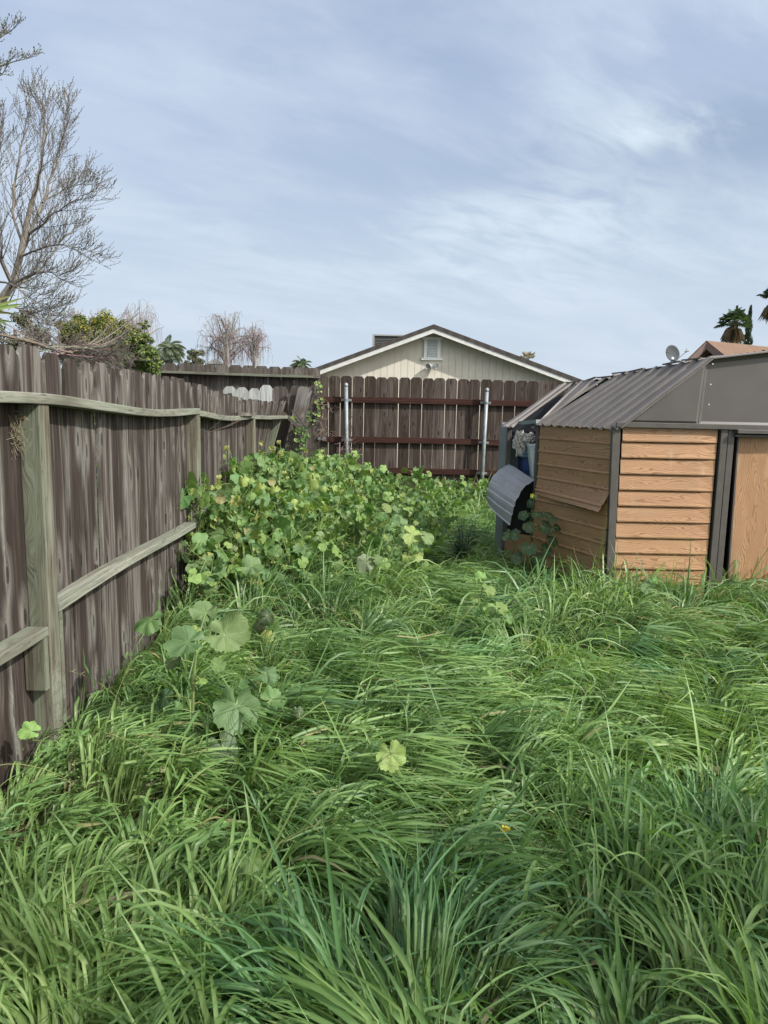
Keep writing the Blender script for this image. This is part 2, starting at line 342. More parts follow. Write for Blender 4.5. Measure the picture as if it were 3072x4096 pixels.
# ------------------------------------------------------------------ camera, sun, world
cam=bpy.data.cameras.new('camera'); cam.sensor_width=36; cam.lens=36*F/4096; cam.clip_start=.05; cam.clip_end=2000
co=bpy.data.objects.new('camera',cam); COL.objects.link(co); co.location=(0,0,H)
co.rotation_euler=CM.to_euler(); SC.camera=co
SUN=Vector((.66,-.39,.62)).normalized()
el=math.asin(SUN.z); az=math.atan2(SUN.x,SUN.y)
sl=bpy.data.lights.new('sun','SUN'); sl.energy=4.3; sl.angle=math.radians(1.2); sl.color=(1,.955,.88)
so=bpy.data.objects.new('sun',sl); COL.objects.link(so); so.rotation_euler=SUN.to_track_quat('Z','Y').to_euler()
def world():
    w=bpy.data.worlds.new('World'); SC.world=w; w.use_nodes=True; nt=w.node_tree; nt.nodes.clear(); T=NT(nt)
    out=nt.nodes.new('ShaderNodeOutputWorld')
    sky=T.n('ShaderNodeTexSky',{'sky_type':'NISHITA','sun_disc':False,'sun_elevation':el,'sun_rotation':az,'altitude':50,'air_density':1.0,'dust_density':1.5,'ozone_density':1.5})
    tc=T.n('ShaderNodeTexCoord').outputs['Generated']
    d=T.vm('NORMALIZE',tc); s=T.n('ShaderNodeSeparateXYZ',None,Vector=d)
    zz=T.m('MAXIMUM',s.outputs[2],0.0)
    den=T.m('ADD',zz,.22)
    pl=T.n('ShaderNodeCombineXYZ',None,X=T.m('DIVIDE',s.outputs[0],den),Y=T.m('DIVIDE',s.outputs[1],den),Z=0.).outputs[0]
    rot=T.n('ShaderNodeMapping',None,Vector=pl,Rotation=(0,0,math.radians(-28)),Scale=(1,1.0,1)).outputs[0]
    w1=T.noise(T.vm('MULTIPLY',rot,(.6,1.1,1)),.9,4,.5,.6)
    w2=T.noise(T.vm('MULTIPLY',rot,(.9,1.9,1)),2.0,6,.55,.4)
    w3=T.noise(T.vm('MULTIPLY',rot,(.9,2.0,1)),4.5,8,.58,.7)
    base=T.m('ADD',T.m('MULTIPLY',w1,.62),T.m('ADD',T.m('MULTIPLY',w2,.28),T.m('MULTIPLY',w3,.10)))
    veil=T.ss(base,.30,.72,.62,1.0)
    # low haze: more veil towards the horizon
    veil=T.m('MAXIMUM',veil,T.ss(zz,.32,.0,0,.93))
    def wisp(px,py,rad,amp,sq=(1,1,1)):
        dv=at(px,py,Y=100)-Vector((0,0,H)); dv.normalize()
        df=T.vm('SUBTRACT',d,tuple(dv)); df=T.vm('MULTIPLY',df,sq)
        r=T.vm('LENGTH',df)
        return T.m('MULTIPLY',T.ss(r,rad,rad*.05),amp)
    hi=T.ss(T.m('ADD',T.m('MULTIPLY',w2,.5),T.m('MULTIPLY',w3,.5)),.38,.62)
    thin=T.ss(T.m('ADD',T.m('MULTIPLY',w1,.55),T.m('ADD',T.m('MULTIPLY',w2,.37),T.m('MULTIPLY',w3,.08))),.42,.66)
    W=None
    for a in ((2640,525,.11,.9,(.8,1,3.0)),(2420,500,.17,.40,(.8,1,2.6)),(2250,820,.17,.45,(.7,1,2.8)),(1950,960,.2,.35,(.8,1,2.2)),(2750,960,.3,.4,(.6,1,2.8)),(2300,180,.18,.30,(1.9,1,.9)),(2560,300,.14,.30,(2.8,1,.8)),(2980,110,.14,.5,(1,1,1.6)),(1500,1050,.35,.35,(.6,1,2.5))):
        x=wisp(*a); W=x if W is None else T.m('ADD',W,x)
    W=T.m('MULTIPLY',W,hi)
    blue=None
    for a in ((2750,650,.26,.42,(.55,1,3.0)),(3050,560,.22,.30,(.8,1,2.4)),(1250,780,.3,.2,(.8,1,2.4)),(1500,120,.3,.12,(.8,1,1.6))):
        x=wisp(*a); blue=x if blue is None else T.m('ADD',blue,x)
    veil=T.m('SUBTRACT',veil,T.m('MULTIPLY',blue,.8),clamp=True)
    skc=T.mix(1.,sky.outputs[0],(WS,WS,WS),'MULTIPLY')
    c=T.mix(T.m('MULTIPLY',veil,.92),skc,(.415,.498,.645))
    c=T.mix(T.m('MINIMUM',T.ss(zz,.45,.02,0,.85),1.),c,(.465,.54,.625))
    c=T.mix(T.m('MULTIPLY',thin,.55),c,(.555,.62,.70))
    c=T.mix(T.m('MULTIPLY',W,.55,clamp=True),c,(.62,.70,.765))
    # toward the sun the veil is brighter; below the horizon it is ground haze
    sd=T.m('MAXIMUM',T.vm('DOT_PRODUCT',d,tuple(SUN)),0.)
    c=T.mix(T.m('MULTIPLY',T.m('POWER',sd,3.),.95),c,(2.6,2.5,2.3))
    bg=T.n('ShaderNodeBackground',None,Color=c,Strength=1.0)
    nt.links.new(bg.outputs[0],out.inputs[0])
WS=.10
world()
SC.view_settings.view_transform='Standard'; SC.view_settings.look='None'; SC.view_settings.exposure=0.42; SC.view_settings.gamma=1
SC.cycles.max_bounces=7; SC.cycles.transmission_bounces=4; SC.cycles.diffuse_bounces=4; SC.cycles.glossy_bounces=2; SC.cycles.use_denoising=True
SC.cycles.sample_clamp_indirect=6

# ------------------------------------------------------------------ ground
mb=MB(); mb.grid([[(x,y,G) for x in (-600,-60,-10,0,10,60,600)] for y in (-80,0,10,60,900)])
tag(mb.build('ground',M['ground']),kind='structure')

# ================================================================== LEFT FENCE
FX=-1.45
def fx_lean(Y):      # sideways lean grows towards the far end
    return math.tan(math.radians(lerp(0,17,min(1,max(0,(Y-8.3)/2.2)))))
def fpt(Y,z,off=0.0):
    l=fx_lean(Y); return Vector((FX+off-(1.42-z)*l,Y,z))
railpts=[(0,1563),(150,1568),(270,1583),(400,1607),(600,1638),(700,1640),(802,1632)]
rail2=[(808,1640),(851,1655),(909,1664),(966,1664),(1024,1656)]
rail3=[(1029,1660),(1082,1664),(1135,1662),(1183,1664)]
def surv(L): return [at(a,b,X=FX) for a,b in L]
R1=surv(railpts);R2=surv(rail2);R3=surv(rail3)
R1=[Vector((FX,1.2,R1[0].z+.01)),Vector((FX,2.1,R1[0].z))]+R1
def pl(P,Y):
    for a,b in zip(P,P[1:]):
        if Y<=b.y: return lerp(a.z,b.z,max(0,(Y-a.y)/(b.y-a.y)))
    return P[-1].z
def smooth_pl(P,Y): return sum(pl(P,Y+d) for d in(-.25,-.12,0,.12,.25))/5
def topz(Y):
    P=[(1.0,1.70),(2.75,1.695),(3.2,1.67),(4.4,1.635),(5.6,1.625),(6.6,1.575),(7.9,1.515),(9.3,1.50),(11.4,1.51)]
    for a,b in zip(P,P[1:]):
        if Y<=b[0]: return lerp(a[1],b[1],(Y-a[0])/(b[0]-a[0]))
    return P[-1][1]
lf=empty('wooden_fence',(FX,5.5,G)); tag(lf,'weathered grey picket fence with wavy greenish top rail running back along the left side','fence')
def childmesh(mb,name,mat,root,**kw):
    o=mb.build(name,mat,None,**kw); o.parent=root; o.matrix_parent_inverse=Matrix.Translation(-root.location); return o
bays=[(.9,3.08,0),(3.08,5.60,0),(5.60,8.02,0),(8.02,10.4,0),(10.4,11.35,0)]
PW=.192
for (a,b,_) in bays:
    m=MB(); n=max(1,round((b-a)/PW)); w=(b-a)/n
    for i in range(n):
        Y=a+w*(i+.5); tz=topz(Y)+U(-.012,.012); ly=U(-.006,.006)
        far=max(0,(Y-8.6)/2.6)
        ly+=.10*far+U(-.03,.03)*far
        base=fpt(Y,G,-.09); top=fpt(Y,tz,-.09); V=(top-base); V.y+=ly*1.6; L=V.length; V.normalize()
        bx=U(-.007,.007); yw=U(-.06,.06)
        m.board(base+Vector((bx,0,0)),(yw,-1,0),(1,yw,0),V,w-U(.007,.017),.017,L,ear=.042+U(-.006,.01),nseg=3,tint=U(0,1),warp=U(-.004,.007),
                bend=(lambda v,a=U(-.008,.008):Vector((a*math.sin(v*1.8),0,0))))
    childmesh(m,'picket_panel',M['fence'],lf)
postY=[3.08,5.60,8.02,10.37]
for i,Y in enumerate(postY):
    zt=(R1,R1,R2,R3)[i]; z1=pl(zt,Y)-.045
    base=fpt(Y,G-.05,-.045); top=fpt(Y,z1,-.045); V=top-base; L=V.length; V.normalize()
    m=MB(); m.board(base+Vector((0,-.045,0)),(1,0,0),(0,-1,0),V,.092,.092,L,nseg=3,tint=.55,bend=(lambda v,i=i:Vector((0,.02*(i==1)*v/1.5,0))))
    childmesh(m,'post',M['treated'],lf,bevel=.006)
def rail(P,y0,y1,name='top_rail',mat='railwood',tw=0.0):
    m=MB(); n=26; L=y1-y0; z0=smooth_pl(P,y0)
    def bend(v): 
        Y=y0+v; q=fpt(Y,1.42); return Vector((q.x-FX+.006*math.sin(Y*2.3),0,smooth_pl(P,Y)-z0))
    m.board((FX-.045,y0,z0),(1,0,0),(0,0,1),(0,1,0),.105,.045,L,nseg=n,bend=bend,tint=U(.3,.7))
    return childmesh(m,name,M[mat],lf,bevel=.005)
rail(R1,.95,5.63); rail(R2,5.64,8.04); rail(R3,8.05,10.95)
# lower rails, each on a block against its post
for (a,b,za,zb) in ((.95,3.02,.50,.49),(3.13,5.55,.552,.555),(5.65,7.97,.56,.56),(8.08,10.3,.53,.5)):
    m=MB(); L=b-a
    m.board((FX-.043,a,za),(1,0,0),(0,0,1),(0,1,0),.094,.040,L,nseg=8,tint=U(.3,.7),bend=lambda v,za=za,zb=zb,L=L:Vector((fpt(a+v,.5).x-FX,0,(zb-za)*v/L+.012*math.sin(v*2.1))))
    childmesh(m,'lower_rail',M['railwood'],lf,bevel=.004)
for (Y,z0,z1,s) in ((3.0,.20,.458,1),(3.16,-.02,.51,1),(5.53,.18,.512,1),(5.70,.2,.51,1)):
    m=MB(); near=Y in(3.0,5.53)
    m.board((FX-.046,Y-.02,z0),(1,0,0),(0,-1,0),(0,0,1),.09,.038 if near else .03,z1-z0,nseg=1,tint=.3)
    childmesh(m,'rail_block',M['treated'],lf,bevel=.004)
# short offcut lying on the rail
m=MB(); p=at(985,1640,X=FX); m.board(Vector((FX-.03,p.y-.33,pl(R2,p.y-.2)+.036)),(1,.1,0),(0,0,1),(.05,1,-.01),.09,.038,.60,tint=.2)
c=m.build('wood_block',M['fence'],bevel=.004); tag(c,'short dark wooden offcut lying on top of the left fence rail before the third post','wood block')
m=MB(); random.seed(404); c=Vector((FX-.085,3.02,1.33))
for i in range(150):
    a=c+Vector((U(-.05,.03),U(-.05,.0),U(-.09,.07))); d=Vector((U(-1,1),U(-.6,.3),U(-1.3,.6)))*U(.02,.07); m.tube(curve(a,a+d,U(-.015,.015),4),.0009,3,col=(.26*U(.6,1.1),.20,.13),cap=False)
tag(m.build('dry_grass_nest',M['bark']),'small tangle of dry grass stuck on the first post under the top rail','nest')
# broken slats hanging at the far end
for (a,b,lab) in (((1132,1652),(1195,1708),'broken slat hanging at a shallower slant from the far end of the left fence rail'),((1172,1640),(1216,1706),'broken wooden slat hanging steeply in front of the half white leaning board')):
    m=MB(); m.bar(at(*a,Y=10.75),at(*b,Y=10.6),.045,.02,up=(0,-1,0)); o=m.build('broken_slat',M['greyplain']); tag(o,lab,'slat','broken slats at the fence end')

# ================================================================== BACK FENCE
BY=11.5
bf=empty('wooden_fence',(1.2,BY,G)); tag(bf,'dark brown picket fence with red rails and bright gaps across the back of the yard','fence')
m=MB(); x=-1.09; i=0
while x<6.2:
    z=1.925-.006*x+U(-.008,.008); g=U(.002,.006)
    m.board((x+.09,BY+.02,G),(1,0,0),(0,-1,0),(U(-.004,.004),0,1),.183-g,.016,z-G,ear=.035,nseg=1,tint=U(0,1)); x+=.184
childmesh(m,'picket_panel',M['brown'],bf)
for z in (1.553,.93,.445):
    m=MB(); m.board((-.98,BY-.04,z),(0,0,1),(0,-1,0),(1,0,.002),.092,.038,7.1,nseg=10,tint=.5,bend=lambda v:Vector((0,0,.008*math.sin(v*1.3)))); childmesh(m,'rail',M['redrail'],bf,bevel=.003)
m=MB(); m.board((-1.17,BY-.06,G-.05),(1,0,0),(0,-1,0),(-.005,0,1),.095,.095,1.91,tint=.5,nseg=2); childmesh(m,'corner_post',M['orangepost'],bf,bevel=.006)
m=MB(); m.board((-1.20,BY-.10,1.915),(0,1,0),(0,0,1),(1,0,0),.12,.038,.16,tint=.5); childmesh(m,'post_cap',M['greyplain'],bf,bevel=.004)
def pipe(x0,x1,zt):
    r=.0301; k=14; p=MB(); y=BY-.125
    P=[Vector((lerp(x1,x0,t),y,lerp(G-.1,zt,t))) for t in(0,.5,1)]
    p.tube(P,r,k)
    po=childmesh(p,'pipe_post',M['galv'],bf,smooth=True)
    for e in po.data.polygons: e.use_smooth=len(e.vertices)==4
    c=MB(); top=P[-1]; dirv=(P[2]-P[1]).normalized()
    pr=[(0,.033),(.03,.033),(.031,.0315),(.045,.028),(.056,.018),(.060,.004)]
    c.tube([top+dirv*(a-.025) for a,b in pr],[b for a,b in pr],k); cc=c.build('cap',M['galv'],po,smooth=True)
    for z in (1.553,.93,.445):
        t=(z-G)/(zt-G); cx=lerp(x1,x0,t); b=MB()
        b.tube([(cx,y,z-.018),(cx,y,z+.018)],.0335,k)
        b.box((cx,y+.063,z),(.165,.004,.036)); 
        b.box((cx,y+.035,z),(.06,.05,.036))
        for sx in(-.06,.06): b.tube([(cx+sx,y+.058,z),(cx+sx,y+.052,z)],.006,6)
        b.build('bracket',M['galv'],po)
pipe(-.630,-.585,1.785); pipe(1.565,1.535,1.752)
b=MB(); b.box((-1.0,BY-.085,.945),(.13,.004,.04)); b.box((-1.055,BY-.10,.945),(.02,.03,.04)); childmesh(b,'bracket',M['galv'],bf)

# grey neighbour fence at the back left
gf=empty('wooden_fence',(-2.4,11.35,G)); tag(gf,'grey fence with capped rail and white paint splashes behind the left fence','fence')
m=MB(); x=-4.7
while x<-1.2:
    z=2.035-.02*(x+1.2)*.8+U(-.006,.006)
    if x<-3.05: z-=.0
    m.board((x+.1,11.42,G),(1,0,0),(0,-1,0),(0,0,1),.200,.016,z-G,ear=.035,tint=U(0,1)); x+=.2035
childmesh(m,'picket_panel',M['grey'],gf)
m=MB(); m.board((-3.52,11.34,1.945),(0,1,0),(0,0,1),(1,0,-.0115),.14,.036,2.38,nseg=6,tint=.6,bend=lambda v:Vector((0,0,-.006*math.sin(v)))); childmesh(m,'cap_rail',M['treated'],gf,bevel=.004)
m=MB(); m.board((-3.12,11.36,G),(1,0,0),(0,-1,0),(0,0,1),.07,.05,2.05,tint=.3); childmesh(m,'post',M['greyplain'],gf,bevel=.004)
# low row of pickets, white painted, and the leaning boards at the corner
wp=empty('picket_section',(-2.1,11.1,G)); tag(wp,'low detached row of white painted dog-eared pickets standing in front of the grey fence','picket row')
for i,(px,py,w,mt) in enumerate(((918,1545,48,'white'),(968,1549,46,'white'),(1018,1553,46,'white'),(1065,1540,48,'white'),(1120,1546,60,'grey'))):
    p=at(px,py,Y=11.12); m=MB(); m.board((p.x,11.12,G),(1,0,0),(0,-1,0),(0,0,1),w/253,.016,p.z-G,ear=.05,tint=U(0,1)); childmesh(m,'picket',M['greyplain' if mt=='grey' else 'white'],wp)
for (top,bot,w,mt,Y,lab) in (((1182,1542),(1150,1800),.13,'greyplain',11.0,'grey weathered board leaning at the corner behind the half white board'),((1222,1548),(1150,1870),.21,'whitestain',10.9,'wide leaning board painted half white beside the brown corner post')):
    a=at(*bot,Y=Y); b_=at(*top,Y=Y); V=(b_-a); t=(a.z-G)/V.z; a=a-V*t; V=b_-a; L=V.length
    uu=Vector((1,0,0)); V.normalize(); uu=(uu-V*uu.dot(V)).normalized()
    m=MB(); m.board(a,uu,(0,-1,0),V,w,.018,L,ear=.04,tint=.4); tag(m.build('leaning_board',M[mt]),lab,'board','boards leaning at the back left corner')

# ================================================================== SHED
SX,SY=1.80,5.60
def S(u,v,z): return Vector((SX+u-.41*v,SY+v,z))
EZ=1.335                                     # eave
WSH=3.0                                      # width of the shed
def knee(v,side=0):
    z=1.86-.10*max(0,v)
    return S(.64,v,z) if not side else S(WSH-.64,v,z)
def ridge(v): return S(WSH/2,v,1.975-.13*max(0,v))
DEPTH=1.62
sh=empty('metal_shed',(SX+1.4,SY+.8,G)); tag(sh,'damaged metal garden shed with woodgrain siding and dark gambrel roof','shed')
def part(mb,name,mat,bevel=0,smooth=False): return childmesh(mb,name,mat,sh,bevel=bevel,smooth=smooth)
# front siding left of the door : lapped planks, profile swept across
def lap_panel(u0,u1,z0,z1,pitch=.1255,y0=0.0,Vf=None,tints=None):
    m=MB(); z=z1; k=0
    while z>z0:
        zb=z-pitch; t=U(0,1); r=U(0,9)
        prof=[(z-.006,.010),(z-.014,-.001),(zb+.030,-.012),(zb+.010,-.016),(zb+.001,-.014),(zb-.001,.010)]
        us=[u0+(u1-u0)*i/6 for i in range(7)]
        P=[];wc=[]
        for u in us:
            for (zz,d) in prof:
                e=min(1,(u1-u)/.035); P.append(Vf(u,zz,d*(.3+.7*max(0,e)))); wc.append((u+r,0,zz))
        nfp=len(prof)
        fs=[(i*nfp+j,i*nfp+j+1,(i+1)*nfp+j+1,(i+1)*nfp+j) for i in range(6) for j in range(nfp-1)]
        m.add(P,fs,wc,tint=t); z-=pitch; k+=1
    return m
front=lap_panel(.03,.765,-.12,1.352,Vf=lambda u,z,d:Vector((SX+u,SY+d,z-.0)))
part(front,'siding_panel',M['faux'])
frontR=lap_panel(2.25,3.0,-.12,1.352,Vf=lambda u,z,d:Vector((SX+u,SY+d,z)))
part(frontR,'siding_panel',M['faux'])
# left wall in front of the broken bay: flat planks, each with a raised lip, bulging where torn
W0,W1=.02,.955
def wallX(v,z):
    b=0.0
    if z<.86: b=-.018*math.sin(max(0,min(1,(z+.1)/.96))*math.pi)
    return b
def sidewall(ztop,zbot,flare):
    m=MB(); z=ztop; 
    while z>zbot+.01:
        zb=max(z-.118,zbot); t=U(0,1); r=U(0,9)
        prof=[(z,0.0),(z-.006,-.008),(z-.016,-.009),(z-.022,0),(lerp(z,zb,.6),0),(zb,0)]
        P=[];wc=[];n=10
        for i in range(n+1):
            v=lerp(W1,W0,i/n)
            for (zz,d) in prof:
                fl=flare*max(0,1-(zz-zbot)/.20)**1.6*(lerp(.12,1,(1-(v-W0)/(W1-W0))**1.3))
                dz=-flare*.25*max(0,1-(zz-zbot)/.2)*(1-(v-W0)/(W1-W0))
                q=S(0,v,zz+dz); q.x+=d-fl+wallX(v,zz)-.012; P.append(q); wc.append((v+r,0,zz))
        k=len(prof)
        fs=[(i*k+j,(i+1)*k+j,(i+1)*k+j+1,i*k+j+1) for i in range(n) for j in range(k-1)]
        m.add(P,fs,wc,tint=t); z-=.118
    return m
solidify(part(sidewall(1.335,.69,.085),'upper_wall_panel',M['faux']),.0012)
solidify(part(sidewall(.775,-.13,0.0),'lower_wall_panel',M['faux']),.0012)
# frame posts
def post(u,v,z0,z1,w,d,name='frame_post',mat='trim',du=0):
    m=MB(); p=S(u,v,0); m.board((p.x,p.y,z0),(1,0,0),(0,-1,0),(du,0,1),w,d,z1-z0,nseg=1); return part(m,name,M[mat],bevel=.004)
post(.008,-.012,-.14,1.345,.062,.05,du=-.022)
post(.80,-.022,-.14,1.36,.052,.045,du=-.0); post(.858,-.018,-.14,1.358,.050,.045); post(.829,-.012,-.14,1.357,.03,.03)
post(.0,.985,-.14,1.34,.045,.045); post(-.01,1.43,-.14,1.31,.045,.05)
post(3.0,-.01,-.14,1.345,.06,.05)
# galvanised studs seen in the opening
g=MB()
for v in(1.10,1.24): 
    p=S(.10,v,0); g.board((p.x,p.y,-.1),(1,0,0),(0,-1,0),(0,0,1),.022,.03,1.40); 
part(g,'stud',M['galv'])
g=MB(); g.bar(S(-.02,.97,1.352),S(.0,1.32,1.325),.05,.035); part(g,'top_plate',M['galv'])
# inner faces
m=MB(); 
def quad(mb,a,b,c,d,**kw): mb.add([a,b,c,d],[(0,1,2,3)],**kw)
for i in range(9):
    z=1.33-.12*i
    P=[[S(-.0+.02,DEPTH,z),S(3.0,DEPTH,z)],[S(.02,DEPTH+.0,z-.014),S(3.0,DEPTH,z-.014)],[S(.02,DEPTH-.010,z-.018),S(3.0,DEPTH-.010,z-.018)],[S(.02,DEPTH-.008,z-.12),S(3.0,DEPTH-.008,z-.12)]]
    m.grid(P)
solidify(part(m,'back_wall',M['panelgrey']),.001)
m=MB(); P=[[S(3.0,0,-.13),S(3.0,0,1.33)],[S(3.0,DEPTH,-.13),S(3.0,DEPTH,1.33)]]; m.grid(P); solidify(part(m,'right_wall',M['faux']),.002)
m=MB(); P=[[S(-.0,1.45,-.13),S(.0,1.45,1.31)],[S(-.0,DEPTH,-.13),S(.0,DEPTH,1.31)]]; m.grid(P); solidify(part(m,'rear_wall_strip',M['panelgrey']),.002)
m=MB(); P=[[S(-.01,.97,-.13),S(-.01,.97,.30)],[S(-.01,1.45,-.13),S(-.01,1.45,.25)]]; m.grid(P); solidify(part(m,'torn_wall_stub',M['faux']),.002)
m=MB(); m.grid([[S(.03,.985,.22),S(.05,.985,.50),S(.06,.985,.74)],[S(.03,1.43,.22),S(.05,1.43,.52),S(.06,1.43,.80)]]); part(m,'shade_sheet',M['black'])  # near-black sheet, paints the shade inside the torn bay
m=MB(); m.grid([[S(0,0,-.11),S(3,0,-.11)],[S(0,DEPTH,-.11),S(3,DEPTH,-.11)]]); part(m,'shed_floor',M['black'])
# peeled grey sheet: hinged at the bottom of the opening, arched outwards
near=[at(*p,Y=y) for p,y in (((2140,1925),6.60),((2112,1942),6.58),((2094,1957),6.56),((2078,1985),6.53),((2063,2008),6.50),((2054,2040),6.48),((2047,2066),6.47),((2040,2103),6.46))]
far=[at(*p,Y=y) for p,y in (((2034,1860),7.04),((2008,1876),7.02),((1988,1893),7.0),((1968,1915),6.97),((1957,1940),6.94),((1949,1965),6.92),((1947,1990),6.91),((1948,2012),6.90))]
m=MB(); rows=[]
n=len(near)
def rs(P,t):
    x=t*(len(P)-1); i=min(int(x),len(P)-2); return P[i].lerp(P[i+1],x-i)
nb=6; K=42
for k in range(K+1):
    t=k/K; ph=(t*nb)%1.0
    a=rs(far,t);b=rs(near,t)
    tan=(rs(near,min(1,t+.02))-rs(near,max(0,t-.02))).normalized(); nor=tan.cross((b-a).normalized()); 
    if nor.x>0: nor=-nor
    lip=(.011 if ph<.12 else .011*(1-(ph-.12)/.88)*.9)
    row=[]
    for j in range(9):
        s=j/8; q=a.lerp(b,s); q+=nor*(lip+.012*math.sin(s*3.1)+.006*math.sin(s*7+t*5)); row.append(q)
    rows.append(row)
m.grid(rows); o=part(m,'peeled_wall_sheet',simple('pale_grey_sheet_back',(.27,.28,.295),.5,.1,.03,.10,spec=.4,scale=6,dirt=(.24,.24,.235))); solidify(o,.0015)
# gable: left gore, main panel with embossed border, rake
def emb(poly,y,inset,depth,name,mat='gable'):
    m=MB(); c=Vector((sum(p[0] for p in poly)/len(poly),0,sum(p[1] for p in poly)/len(poly)))
    bmx=bmesh.new(); vs=[bmx.verts.new((p[0],y,p[1])) for p in poly]; f=bmx.faces.new(vs)
    bmesh.ops.inset_region(bmx,faces=[f],thickness=inset,depth=0,use_boundary=True,use_even_offset=True); 
    bmx.faces.ensure_lookup_table()
    f=[q for q in bmx.faces if len(q.verts)==len(poly) and all(abs(abs(q.normal.y)-1)<.01 for _ in(0,))]
    f=min(bmx.faces,key=lambda q:(q.calc_center_median()-Vector((c.x,y,c.z))).length)
    bmesh.ops.inset_region(bmx,faces=[f],thickness=.026,depth=0,use_boundary=True,use_even_offset=True)
    for v in f.verts: v.co.y-=depth
    me=bpy.data.meshes.new(name); bmx.to_mesh(me); bmx.free(); me.materials.append(M[mat]); o=bpy.data.objects.new(name,me); COL.objects.link(o)
    o.parent=sh; o.matrix_parent_inverse=Matrix.Translation(-sh.location); return o
k=knee(0); r=ridge(0)
gz=1.352
emb([(SX+.035,gz+.014),(k.x-.045,gz+.014),(k.x-.02,k.z-.012),(k.x-.075,k.z-.045)],SY-.026,.045,.016,'gable_corner_panel')
m=MB(); m.bar((k.x-.0425,SY-.019,gz+.012),(k.x-.021,SY-.019,k.z-.012),.008,.006,up=(0,-1,0)); part(m,'panel_seam',M['black'])
emb([(k.x-.040,gz+.014),(r.x,gz+.014),(r.x,r.z-.012),(k.x-.02,k.z-.010)],SY-.022,.040,-.016,'gable_panel')
kr=knee(0,1)
emb([(r.x,gz+.014),(kr.x,gz+.014),(kr.x,kr.z-.012),(r.x,r.z-.012)],SY-.020,.034,-.008,'gable_panel')
emb([(kr.x,gz+.014),(SX+WSH-.035,gz+.014),(kr.x,kr.z-.012)],SY-.024,.035,.007,'gable_corner_panel')
m=MB(); m.bar((SX-.03,SY-.03,gz+.004),(SX+WSH+.02,SY-.03,gz+.000),.022,.04,up=(0,0,1)); part(m,'gable_rail',M['trim'],bevel=.003)
m=MB(); m.bar((SX+.885,SY-.045,gz-.030),(SX+2.25,SY-.045,gz-.034),.06,.03,up=(0,0,1)); m.bar((SX+.885,SY-.028,gz-.062),(SX+2.25,SY-.028,gz-.066),.03,.018,up=(0,0,1)); part(m,'door_header',M['trim'],bevel=.003)
for (px,py) in ((2850,1456),(2842,1538),(2835,1618),(2827,1700)):
    m=MB(); p=at(px,py,Y=SY-.03); m.tube([(p.x,p.y,p.z),(p.x,p.y-.006,p.z)],.0055,8); part(m,'screw',M['screw'])
# doors hang behind the frame; the left one sags
def door(x0,x1,sag,name='door'):
    m=MB(); z0,z1=-.10,1.287; r=U(0,9)
    P=[];wc=[]
    for i in range(5):
        for j in range(9):
            u=lerp(x0,x1,i/4); z=lerp(z0,z1,j/8); w=-.006*math.sin(i/4*math.pi)
            P.append(Vector((u+sag*(z-z1),SY+.03+w+(.035*(1-(z-z0)/1.4)*(i==0)*0),z))); wc.append((z+r,0,u+r))
    fs=[(i*9+j,(i+1)*9+j,(i+1)*9+j+1,i*9+j+1) for i in range(4) for j in range(8)]
    m.add(P,fs,wc,tint=U(0,1)); o=part(m,name,M['faux']); solidify(o,.004)
    t=MB(); t.bar((x0+sag*(z0-z1)-.006,SY+.035,z0),(x0-.006,SY+.035,z1),.012,.03,up=(0,1,0)); tt=t.build('door_edge',M['trim'],o); 
    return o
door(SX+.945,SX+1.56,-.018); door(SX+1.58,SX+2.26,0)
m=MB(); m.grid([[Vector((SX+.8,SY+.25,-.1)),Vector((SX+2.3,SY+.25,-.1))],[Vector((SX+.8,SY+.25,1.35)),Vector((SX+2.3,SY+.25,1.35))]]); part(m,'shade_sheet',M['black'])  # dark sheet standing in for interior shade behind the doors
# ribbed roof panels
def roof_panel(v0,v1,A,B,ribs,name='roof_panel',off=(0,0,0),over=.05,crinkle=.010,ripple=0.0,ext=0):
    """A(v) eave point, B(v) knee point; ribs run from eave to knee"""
    m=MB(); rows=[]; prof=[(0,0),(.06,.017),(.17,.017),(.23,0),(.40,0),(.60,.0035),(.64,.0035),(.84,0)]
    for i,(t,h) in enumerate([((r_+p_)/ribs,h_) for r_ in range(ribs) for p_,h_ in prof]+[(1,0)]):
        v=lerp(v0,v1,t)
        a=A(v);b=B(v); d=(b-a).normalized(); a=a-d*(over+crinkle*math.sin(i*1.7)*.4)
        nrm=d.cross(Vector((0,1,0))); 
        if nrm.z<0: nrm=-nrm
        row=[]
        for j in range(9):
            s=j/8; q=a.lerp(b,s)+nrm*(h+ripple*math.sin(t*9+s*3)+ (crinkle*math.sin(i*.9)*(1-s)**6))+Vector(off); row.append(q)
        rows.append(row)
    m.grid(rows); o=part(m,name,M['roofmetal']); solidify(o,.0012); return o
eave=lambda v:S(.0,v,EZ+.012)
roof_panel(-.035,.97,eave,lambda v:knee(v)+Vector((0,0,.008)),8,ripple=.002)
